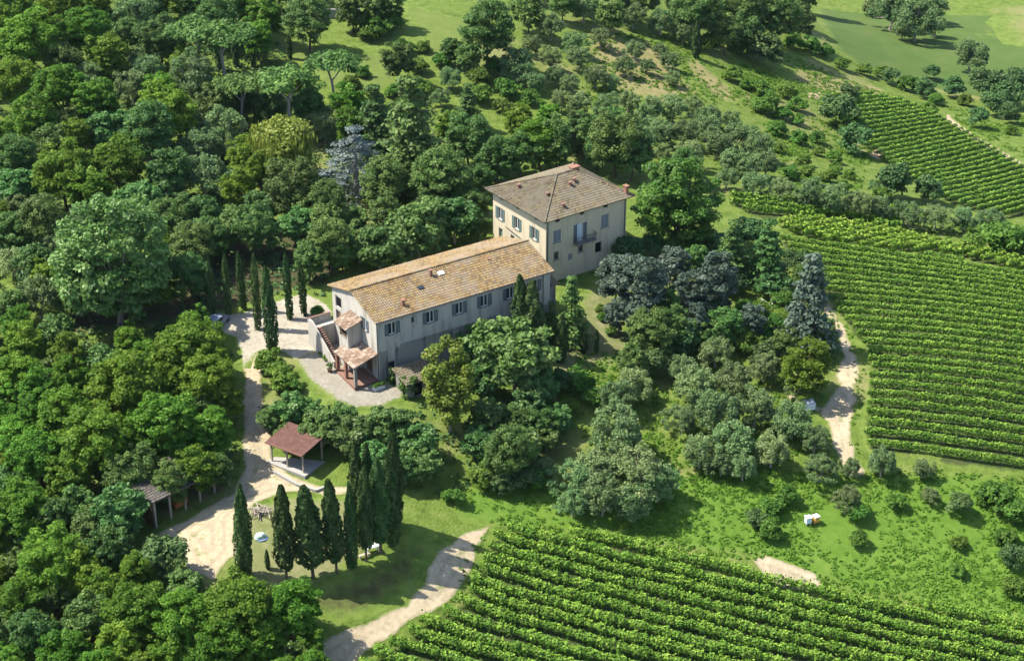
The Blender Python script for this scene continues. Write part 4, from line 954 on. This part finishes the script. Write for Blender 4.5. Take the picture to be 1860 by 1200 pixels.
P = {
'acaciaL': '55,75,125;155,60,115;110,165,120;28,150,105;300,205,115;112,315,120;212,300,112;230,705,165;335,645,140;120,755,130;375,690,120;300,770,140;175,800,145;70,830,120;440,1115,150;525,1105,120;400,1165,130;90,1020,130;250,1110,130;330,1120,130;40,930,120;30,690,110;980,255,92',
'acacia': '195,105,85;180,190,100;60,220,90;20,30,90;100,15,80;384,652,66;60,720,90;385,785,100;410,730,72;820,235,60;940,222,56;1000,215,55;30,1100,100;150,1040,90;480,1170,90;560,1170,70;210,1180,100;320,1190,90;120,1190,100;430,340,62;250,770,80;20,800,90;360,850,80;120,880,90;480,38,70;345,120,70;540,160,60',
'oakL': '305,880,84;392,856,74;250,860,100;225,880,80;345,505,90;350,445,95;290,75,85;560,35,100;270,240,112;30,290,92;530,345,112;590,370,96;800,328,120;850,252,100;1120,258,112;1270,20,105;1345,20,95;1405,28,100;1180,600,95;390,35,90;470,420,90;250,420,90;700,330,100;600,440,95;930,820,105;80,400,100;320,400,90',
'oak': '1000,258,84;1062,246,72;945,278,72;1148,282,80;868,412,46;862,372,66;905,296,70;872,325,62;836,350,60;1085,275,60;310,312,86;230,60,60;640,15,70;700,15,60;1455,38,60;1110,28,58;850,104,50;820,90,46;960,22,66;900,290,80;1010,270,70;1240,300,60;1215,590,80;1320,590,70;1265,470,60;760,340,70;700,392,70;430,410,80;380,430,80;340,470,70;560,470,70;620,460,60;160,1120,90;60,1150,100;170,960,90;100,940,90;20,560,80;60,480,80;440,180,70;560,190,70;490,200,70;1150,655,60;1110,230,70;980,770,60',
'fig': '252,370,100;760,418,120;825,400,96;690,452,100;860,620,70;530,742,72;585,775,84;645,795,92;705,778,92;755,800,84;765,845,70;620,760,70;680,830,80;940,810,90;640,440,70;730,460,70;690,850,60;790,430,60;880,690,80;985,700,70;490,760,50;1015,760,60;300,340,80;30,340,90;60,960,90;520,790,50;735,850,70;560,750,60;890,760,80;850,560,40',
'olive': '250,22,95;255,105,46;350,150,105;405,232,90;372,320,90;410,268,60;240,160,72;350,235,70;1000,108,46;1050,108,46;1082,142,46;1034,152,42;1110,150,36;1135,120,42;1152,92,42;1092,70,42;1150,30,52;1200,42,52;1060,15,60;1000,50,56;1175,120,32;1222,142,32;1200,92,32;940,118,72;1180,200,56;1222,198,56;1100,198,56;1242,242,58;1282,232,58;1302,262,58;1342,248,58;1380,268,56;1252,282,58;1290,212,50;1332,292,58;1362,305,52;1392,300,52;1200,240,56;1170,255,50;1050,190,50;1140,185,46;1020,185,46;1120,720,76;1150,700,70;1120,792,112;1090,852,100;1155,862,112;1050,872,84;1195,880,80;1095,900,90;1150,915,80;1040,915,60;1240,672,62;1300,640,66;1262,702,82;1332,692,74;1388,672,60;1300,752,92;1372,742,84;1440,765,84;1332,802,84;1272,822,74;1402,820,74;1458,705,50;1240,760,60;1350,850,60;1310,845,50;1490,850,62;1545,850,42;1602,842,62;1676,852,42;1540,905,52;1480,800,56;990,850,40;1690,900,34;1370,335,50;1420,345,50;1470,355,60;1512,364,60;1560,372,58;1602,380,54;1652,390,54;1702,396,54;1752,400,54;1802,402,54;1320,325,46;1620,20,78;1665,38,84;1690,15,66;1582,12,40;1640,55,40;1700,50,40;1240,60,46;1215,110,36;1010,140,40;970,150,44;70,540,90;30,480,70;1470,640,40',
'blueconifer': '1120,500,84;1166,520,102;1222,492,84;1300,512,92;1170,580,64;1255,530,70;1120,570,50',
'deodar': '680,215,95;850,190,60;1330,452,84;770,290,70',
'firgreen': '1042,228,48;560,180,40;1000,580,36;730,200,46',
'pine': '352,48,105;402,55,120;520,140,112;432,150,96',
'shrub': '655,42,52;690,48,52;712,38,46;700,22,44;670,62,40;735,85,36;760,120,40;770,85,30;1290,78,50;1340,82,42;1440,76,40;1472,82,42;1500,92,32;1530,116,32;1570,126,32;1602,132,32;1652,152,42;1690,200,30;1752,182,30;1836,236,26;1390,190,50;1422,206,36;1412,232,40;1450,250,36;1460,290,30;1430,165,40;1385,160,40;1545,230,40;490,655,58;515,688,56;503,668,50;528,700,36;640,150,40;1050,690,62;1075,720,46;1030,740,40;660,130,30;800,110,36;870,140,50;895,120,46;1330,135,40;1600,350,34;880,865,60;820,900,40;1755,520,0;575,565,26;596,650,16;587,640,18;1110,600,24;1095,575,22;1090,560,20;1130,560,24;640,700,0;870,170,50;920,160,50;760,160,50;1380,560,40;1420,575,40;1350,560,40;1400,600,60;1370,620,60;1820,430,80;1770,440,50;1860,440,60;1812,900,70;1850,925,60;1830,975,46;1845,1065,50;1400,920,46;1430,900,46;1560,930,46;1625,910,40;1400,960,50;1560,980,36;970,870,50',
'darkshrub': '1392,96,66;1680,162,42;1732,160,42;1790,150,74;1832,172,62;1780,216,42;1832,206,44;1520,200,76;1556,255,64;1622,332,70;1686,346,54;1540,170,40;1850,150,60;1800,190,50;1690,130,34;1620,140,34;950,870,60;910,880,46;1375,940,40;1745,920,50;1360,430,70;1300,440,60;1330,520,50;1420,520,50;1290,560,70;1240,620,70;1180,660,70;1500,590,36;1510,640,30;960,740,70;1020,690,46;1400,520,50;1350,480,60;1840,1010,50',
}
GROUPS = {'acacia_tree': 'bright acacias of the woods', 'oak_tree': 'dark oaks of the woods', 'fig_tree': 'broad leaved fig trees', 'olive_tree': 'grey green olive trees',
  'cedar_tree': 'green cedars', 'fir_tree': 'green firs', 'pine_tree': 'flat topped pines', 'shrub': 'shrubs on the slopes'}
for key, s in P.items():
    for it in s.split(';'):
        x, y, w = map(float, it.split(','))
        if w > 0: grow(key, x, y, w, None, GROUPS.get(KIND[key][0]))
# the rest of the woods, grown in wherever no crown stands yet
def fill(poly, mix, gap, wr, seed, tries=900):
    rng = random.Random(seed); xs = [p[0] for p in poly]; ys = [p[1] for p in poly]
    keys = [k for k, n in mix for _ in range(n)]
    for _ in range(tries):
        x, y = rng.uniform(min(xs), max(xs)), rng.uniform(min(ys), max(ys)); w = rng.uniform(*wr)
        if not inside(np.array([[x, y]]), poly)[0]: continue
        if any(((x - t[1]) / 1.0) ** 2 + ((y - t[2]) / .72) ** 2 < (gap * (w + t[3]) / 2) ** 2 for t in TREES): continue
        key = rng.choice(keys); grow(key, x, y, w, None, GROUPS.get(KIND[key][0]))
fill([(-40,-30),(600,-30),(540,60),(480,90),(420,140),(560,170),(690,190),(860,200),(900,290),(870,380),(640,470),(600,480),(560,440),(380,430),(350,540),(60,560),(-40,500)], [('oak',2),('acacia',4),('olive',3),('fig',2)], .62, (62,90), 5)
fill([(-40,560),(60,590),(200,620),(380,590),(420,640),(425,815),(260,850),(190,960),(230,1010),(330,1050),(400,1080),(560,1140),(590,1190),(560,1240),(-40,1240)], [('acacia',6),('oak',3),('fig',1)], .60, (62,95), 6)
fill([(1020,-20),(1480,-30),(1460,70),(1380,110),(1290,60),(1180,10),(1020,10)], [('oak',3),('oakL',1)], .6, (55,80), 7, 300)
fill([(900,-30),(1150,-30),(1130,60),(1000,100),(960,190),(880,170),(850,130),(930,60)], [('oak',1),('olive',3),('shrub',3)], .85, (36,54), 8, 300)
fill([(960,180),(1100,160),(1290,190),(1400,270),(1330,330),(1290,300),(1150,270),(1000,240)], [('olive',1)], .78, (36,52), 9, 300)
fill([(1040,60),(1200,70),(1300,190),(1220,200),(1120,170),(1020,150)], [('olive',1)], 1.2, (26,38), 10, 120)
fill([(1350,140),(1440,150),(1480,240),(1560,330),(1540,360),(1440,330),(1400,250)], [('shrub',1)], .85, (22,38), 11, 300)
fill([(1500,60),(1640,150),(1700,185),(1860,230),(1900,215),(1740,165),(1600,125)], [('shrub',2),('darkshrub',1)], .8, (24,40), 12, 200)
fill([(1130,430),(1300,440),(1460,470),(1500,600),(1490,650),(1400,650),(1250,640),(1140,620)], [('darkshrub',2),('blueconifer',1),('oak',1),('shrub',1)], .62, (50,70), 13, 400)
fill([(880,830),(1000,840),(1060,740),(1000,720),(930,740),(850,780)], [('fig',1),('oak',1)], .6, (56,76), 14, 200)
fill([(340,380),(620,380),(620,480),(580,480),(540,430),(460,425),(370,430),(330,500)], [('oakL',2),('oak',2)], .55, (70,100), 15, 400)
fill([(1650,870),(1900,880),(1900,1110),(1800,1090),(1700,1000)], [('shrub',3)], 1.7, (26,44), 16, 120)

fill([(620,170),(700,165),(780,130),(860,140),(1000,110),(1010,200),(880,215),(700,205)], [('shrub',3),('olive',2)], .9, (28,48), 17, 200)

# ---------------------------------------------------------------- vine rows: each row a leafy wall of its own
def vine_rows(poly_px, a_px, b_px, spacing, mat, seed, per_m, leaf, height, width, lab, group, wob=.15, rag=1.0):
    rng = np.random.default_rng(seed); wp = np.array(world_poly(poly_px)); a, b = hit(*a_px), hit(*b_px); t = unit(b - a); nrm = np.array([-t[1], t[0]])
    if nrm[1] < 0: nrm = -nrm
    off = wp @ nrm; k0 = math.ceil(off.min() / spacing); rows = []
    for k in range(k0, int(off.max() / spacing) + 1):
        c = nrm * (k * spacing + rng.normal() * spacing * .04); xs = []
        for i in range(len(wp)):
            p, q = wp[i] - c, wp[(i + 1) % len(wp)] - c; dp, dq = p @ nrm, q @ nrm
            if (dp > 0) != (dq > 0): xs.append(((p + (q - p) * dp / (dp - dq)) @ t))
        xs.sort()
        for s0, s1 in zip(xs[::2], xs[1::2]):
            if s1 - s0 < 4: continue
            rows.append((c, s0 + rng.uniform(0, .9), s1 - rng.uniform(0, .9)))
    for i, (c, s0, s1) in enumerate(rows):
        n = int((s1 - s0) * per_m); s = rng.uniform(s0, s1, n); ph = rng.uniform(0, 6.28, 8)
        vig = 1 + .16 * np.sin(s * 2.1 + ph[0]) + .14 * np.sin(s * 5.3 + ph[1]) + .12 * np.sin(s * .47 + ph[2]); vig = 1 + (vig - 1) * rag; vig *= np.where(np.sin(s * .9 + ph[3]) * np.sin(s * .37 + ph[4]) > .80, .7, 1)
        ang = rng.uniform(-.25 * math.pi, 1.25 * math.pi, n); rr = np.where(rng.random(n) < .25, rng.uniform(.3, .8, n), rng.uniform(.82, 1.1, n))
        y = np.cos(ang) * width / 2 * vig * rr + wob * np.sin(s * .6 + ph[5]); z = height * .56 + np.sin(ang) * height * .44 * vig * rr
        sh = rng.random(n) < .03 * rag; z = np.where(sh, height * (1 + rng.random(n) * .22), z); y = np.where(sh, y * .8, y)
        X = c[0] + t[0] * s + nrm[0] * y; Y = c[1] + t[1] * s + nrm[1] * y; Z = ground(X, Y) + z
        N = unit(np.stack([nrm[0] * np.cos(ang), nrm[1] * np.cos(ang), np.sin(ang) * .9 + .25], 1) + rng.normal(size=(n, 3)) * .32)
        o0 = np.array([c[0] + t[0] * s0, c[1] + t[1] * s0, 0.0]); o0[2] = gz(o0[0], o0[1])
        Q = cards(np.stack([X, Y, Z], 1) - o0, N, leaf * rng.uniform(.65, 1.3, n), rng)
        tone = np.clip(.5 + .12 * np.sin(s * 1.7 + ph[6]) + rng.normal(size=n) * .16 + .26 * np.sin(ang), 0, 1)  # lighter top, darker sides: young tips plus light and shade painted in
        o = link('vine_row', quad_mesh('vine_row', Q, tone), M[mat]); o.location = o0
        tag(o, lab(i, len(rows)), 'vine row', group)
ORD = ['first','second','third','fourth','fifth','sixth','seventh','eighth','ninth','tenth','eleventh','twelfth','thirteenth','fourteenth','fifteenth','sixteenth','seventeenth','eighteenth','nineteenth']
TENS = ['','','twentieth','thirtieth','fortieth','fiftieth','sixtieth','seventieth','eightieth']; TEN = ['','','twenty','thirty','forty','fifty','sixty','seventy','eighty']
def ordn(n):
    if n < 20: return ORD[n - 1]
    return TENS[n // 10] if n % 10 == 0 else TEN[n // 10] + ' ' + ORD[n % 10 - 1]
FRONT = [(893,962),(985,962),(1100,982),(1250,1018),(1380,1055),(1480,1075),(1560,1082),(1700,1112),(1990,1165),(2100,1330),(500,1330),(560,1270),(640,1222),(706,1162),(760,1128),(815,1103),(838,1085),(860,1035),(876,1000)]
MAIN = [(1562,858),(1585,830),(1566,800),(1568,770),(1566,735),(1572,700),(1574,655),(1556,625),(1525,580),(1490,530),(1440,480),(1405,432),(1500,449),(1600,462),(1720,474),(1860,506),(2050,550),(2080,900),(1900,868),(1750,850),(1640,838)]
BAND = [(1395,408),(1480,402),(1560,410),(1640,428),(1740,452),(1860,478),(2000,505),(2000,532),(1860,500),(1720,466),(1600,460),(1500,447),(1440,428)]
TOP = [(1308,350),(1400,362),(1480,374),(1560,386),(1640,400),(1640,424),(1560,406),(1480,398),(1390,404),(1330,380)]
FAR = [(1498,180),(1570,174),(1640,186),(1700,214),(1760,246),(1860,308),(2000,380),(2000,420),(1880,396),(1800,396),(1715,368),(1660,334),(1600,296),(1560,262),(1525,226)]
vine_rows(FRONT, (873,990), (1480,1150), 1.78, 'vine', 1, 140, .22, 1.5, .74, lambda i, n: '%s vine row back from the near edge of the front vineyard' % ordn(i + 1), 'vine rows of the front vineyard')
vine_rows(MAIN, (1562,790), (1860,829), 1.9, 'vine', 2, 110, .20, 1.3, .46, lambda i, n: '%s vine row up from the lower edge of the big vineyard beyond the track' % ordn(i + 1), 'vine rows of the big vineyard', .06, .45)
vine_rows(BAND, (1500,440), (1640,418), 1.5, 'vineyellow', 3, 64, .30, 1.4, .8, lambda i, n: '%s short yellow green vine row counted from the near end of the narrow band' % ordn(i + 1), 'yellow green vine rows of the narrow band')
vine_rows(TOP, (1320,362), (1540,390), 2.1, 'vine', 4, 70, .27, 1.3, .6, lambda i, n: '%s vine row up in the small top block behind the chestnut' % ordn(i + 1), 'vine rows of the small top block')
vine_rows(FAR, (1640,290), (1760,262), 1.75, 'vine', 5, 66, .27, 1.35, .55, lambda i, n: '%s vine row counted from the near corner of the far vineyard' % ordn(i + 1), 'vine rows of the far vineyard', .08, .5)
for nm, vp, lb in (('vineyard_ground', FRONT, 'grassy ground between the front vine rows'), ('vineyard_ground', MAIN, 'grassy ground between the rows of the big vineyard'), ('vineyard_ground', FAR, 'grassy ground between the rows of the far vineyard'), ('vineyard_ground', BAND, 'grassy ground under the yellow green vine band'), ('vineyard_ground', TOP, 'grassy ground under the small top block of vines')):
    area(nm, vp, M['vinesoil'], lb, .010, seed=40, soft=1.0, grid=2.0)

# ---------------------------------------------------------------- ground cover too small and too many to count
def cover(name, polys, label, dens, mat, seed, r=(.3, .8), per=10, leaf=.26, flat=.6, clump=.0, avoid=()):
    """low plants spread over a piece of ground (dens: clumps per square metre)"""
    rng = np.random.default_rng(seed); PC, PR = [], []
    for pl in polys:
        wp = np.array(world_poly(pl)); lo, hi = wp.min(0), wp.max(0); n = int((hi - lo).prod() * dens); G = rng.uniform(lo, hi, (n, 2))
        G = G[inside(G, [tuple(q) for q in wp])]
        if clump: G = G[(np.sin(G[:, 0] * .43 + 1) + np.sin(G[:, 1] * .37 + 2) + np.sin(G[:, 0] * .17 - G[:, 1] * .21) + rng.normal(size=len(G)) * .8) > clump]
        for av in avoid: G = G[~inside(G, av)]
        PC.append(G)
    G = np.concatenate(PC); K = len(G); R = rng.uniform(r[0], r[1], K) * (1 + .5 * (rng.random(K) < .06))
    C = np.c_[G, ground(G[:, 0], G[:, 1]) + R * flat * .25]
    P_, N_, Q, tone = puffs(rng, C, R, per, leaf, flat, .7, .5, .15)
    big = np.repeat(np.clip(.5 + .5 * np.sin(G[:, 0] * .22) * np.sin(G[:, 1] * .31 + 1) + rng.normal(size=K) * .2, 0, 1), per)
    tag(link(name, quad_mesh(name, Q, np.clip(tone * .55 + big * .45, 0, 1)), M[mat]), label, None, None, 'stuff')
tr_w = [world_poly(TRACK), world_poly(VTRACK), world_poly(DRIVE), world_poly(YARD), world_poly([(1368,1018),(1398,1010),(1440,1022),(1482,1042),(1496,1068),(1465,1074),(1420,1064),(1386,1044)])]
SCRUB = [(900,860),(1010,880),(1180,800),(1240,860),(1400,850),(1560,862),(1700,850),(1900,875),(1900,1135),(1720,1108),(1560,1078),(1480,1060),(1370,1015),(1250,1008),(1100,975),(900,955),(840,950),(800,900)]
area('scrub_grass', SCRUB, M['scrub'], 'bright green scrub grass between the olives and the front vines', .008, seed=50, soft=1.5)
cover('undergrowth', [SCRUB], 'tangled bright green weeds on the bank between the olives and the front vines', 4.5, 'weeds', 3, (.12, .4), 10, .20, .4, -1.0, tr_w)
cover('undergrowth', [[(1060,640),(1200,640),(1180,700),(1500,640),(1500,800),(1400,860),(1180,900),(1080,820),(980,720)]], 'green weeds under the olive trees beside the grass terrace', 2.6, 'weeds', 4, (.15, .5), 11, .23, .5, -.6, tr_w)
cover('grass_tufts', [[(1020,60),(1200,60),(1460,110),(1620,175),(1560,350),(1860,410),(1860,480),(1300,330),(1300,200),(1000,190)], [(1700,190),(1900,215),(1900,310),(1760,235)]], 'rough grass and low weeds on the olive slope', 1.6, 'weeds', 6, (.2, .5), 10, .26, .5, -.1, tr_w)
cover('forest_undergrowth', [[(-40,-40),(590,-40),(500,90),(620,180),(860,200),(900,300),(860,400),(620,490),(380,470),(360,560),(-40,560)], [(-40,560),(360,580),(430,650),(430,850),(280,930),(220,1000),(380,1070),(600,1190),(560,1260),(-40,1260)], [(330,420),(640,420),(640,490),(600,535),(500,545),(390,572),(330,600)], [(480,740),(740,760),(900,640),(1000,690),(980,860),(800,900),(720,900),(640,840),(500,790)]], 'dark tangle of ivy and brambles on the floor of the woods', .55, 'darkbush', 7, (.4, .9), 12, .34, .7, -2, tr_w)
cover('track_verge', [[(x - 16, y) for x, y in TRACK[:6]] + [(x + 16, y) for x, y in TRACK[5::-1]], [(x - 10, y) for x, y in VTRACK[:10]] + [(x + 12, y) for x, y in VTRACK[9::-1]]], 'ragged grass along the edges of the sandy tracks', .9, 'weeds', 8, (.15, .35), 8, .2, .6, -2)
# ivy on the outbuilding, plants in planter and pots
def leaf_patch(name, root, C, R, per, leaf, mat, seed=1, flat=1.0):
    rng = np.random.default_rng(seed); Q, tone = puffs(rng, np.array(C, float), np.array(R, float), per, leaf, flat, .6, .3)[2:]
    return link(name, quad_mesh(name, Q, tone), M[mat], root)
rr = random.Random(3)
leaf_patch('ivy', out, [(-.05, rr.uniform(-.1, 1.5), rr.uniform(-.5, 2.7)) for _ in range(16)] + [(-.05, rr.uniform(2.9, 4.2), rr.uniform(-.2, 2.7)) for _ in range(8)] + [(rr.uniform(0, 1.0), -.08, rr.uniform(-.8, 2.6)) for _ in range(12)], [rr.uniform(.3, .5) for _ in range(36)], 60, .2, 'ivy')
leaf_patch('plants', pl, [(x, 0, .6) for x in np.linspace(-.6, .6, 6)], [.3] * 6, 50, .16, 'bush')
leaf_patch('plant', pot1, [(0, 0, .75), (.1, .1, .95)], [.4, .35], 70, .16, 'darkbush')

# ---------------------------------------------------------------- labels: which of its kind each tree is
LAND = [(690,600,'the farmhouse front'),(1010,345,'the villa'),(538,805,'the red carport'),(350,910,'the dark open shed'),(512,262,'the yellow green willow'),(645,275,'the pale blue cedar'),(205,480,'the huge plane tree'),
 (790,70,'the upper lawn'),(605,130,'the forked umbrella pine'),(1763,103,'the lone meadow tree'),(1228,372,'the big chestnut'),(818,705,'the golden green tree'),(1468,742,'the large white beehive'),(1472,545,'the dark blue spruce'),
 (1475,950,'the two small beehives'),(1430,1042,'the bare sandy scar'),(600,980,'the clipped cypress row'),(490,580,'the courtyard avenue'),(1264,70,'the lone far cypress'),(300,1016,'the round bluish bush'),(1150,860,'the front olive clump'),
 (1650,40,'the meadow grove'),(1555,255,'the far vineyard corner'),(860,1050,'the front sandy track'),(1080,600,'the grass terrace'),(760,420,'the farmhouse back roof'),(400,55,'the flat pines'),(1700,470,'the yellowish vine band'),(80,300,'the yellowish acacias'),(1530,720,'the sandy vineyard track')]
LOOK = {'acacia': 'feathery green acacia', 'acaciaL': 'large feathery acacia', 'oak': 'dark green oak', 'oakL': 'large dark oak', 'fig': 'broad leaved fig', 'olive': 'grey green olive',
 'blueconifer': 'blue grey cedar', 'deodar': 'layered green cedar', 'firgreen': 'dark green fir', 'pine': 'flat topped pine', 'shrub': 'leafy green shrub', 'darkshrub': 'dark rounded shrub'}
def side(dx, dy):
    a = math.degrees(math.atan2(-dy, dx)) % 360
    return ['to the right of', 'behind and right of', 'behind', 'behind and left of', 'to the left of', 'before and left of', 'in front of', 'before and right of'][int(((a + 22.5) % 360) // 45)]
todo = [t for t in TREES if not t[5]]
best = {}
for li, (lx, ly, ln) in enumerate(LAND):
    for key in LOOK:
        sec = {}
        for i, t in enumerate(TREES):
            if t[6] != key or t[5]: continue
            dx, dy = t[1] - lx, t[2] - ly; sec.setdefault(side(dx, dy), []).append((math.hypot(dx, dy), i))
        for sd, L in sec.items():
            L.sort()
            for rk, (dd, i) in enumerate(L):
                c = (rk * 60 + dd, rk, sd, ln)
                if i not in best or c < best[i]: best[i] = c
for i, t in enumerate(TREES):
    if t[5]: continue
    _, rk, sd, ln = best[i]
    w = '' if rk == 0 else ordn(rk + 1) + ' '
    t[4]['label'] = '%s, %snearest one %s %s' % (LOOK[t[6]], w, sd, ln)

# ---------------------------------------------------------------- summer air
t = NT('summer_air'); t.n.remove(t.bsdf)
pv = t.node('ShaderNodeVolumePrincipled'); pv.inputs['Color'].default_value = (.62, .80, 1.0, 1); pv.inputs['Density'].default_value = .00002; pv.inputs['Anisotropy'].default_value = .2
t.l.new(pv.outputs[0], t.out.inputs['Volume'])
zmin = float(GZ.min()) - 1.5
hz = MB().box(-1600, 1600, -400, 2300, zmin, CAM_H + 25).build('haze', t.m); tag(hz, 'thin summer haze over the hillside', kind='stuff'); hz.visible_shadow = True
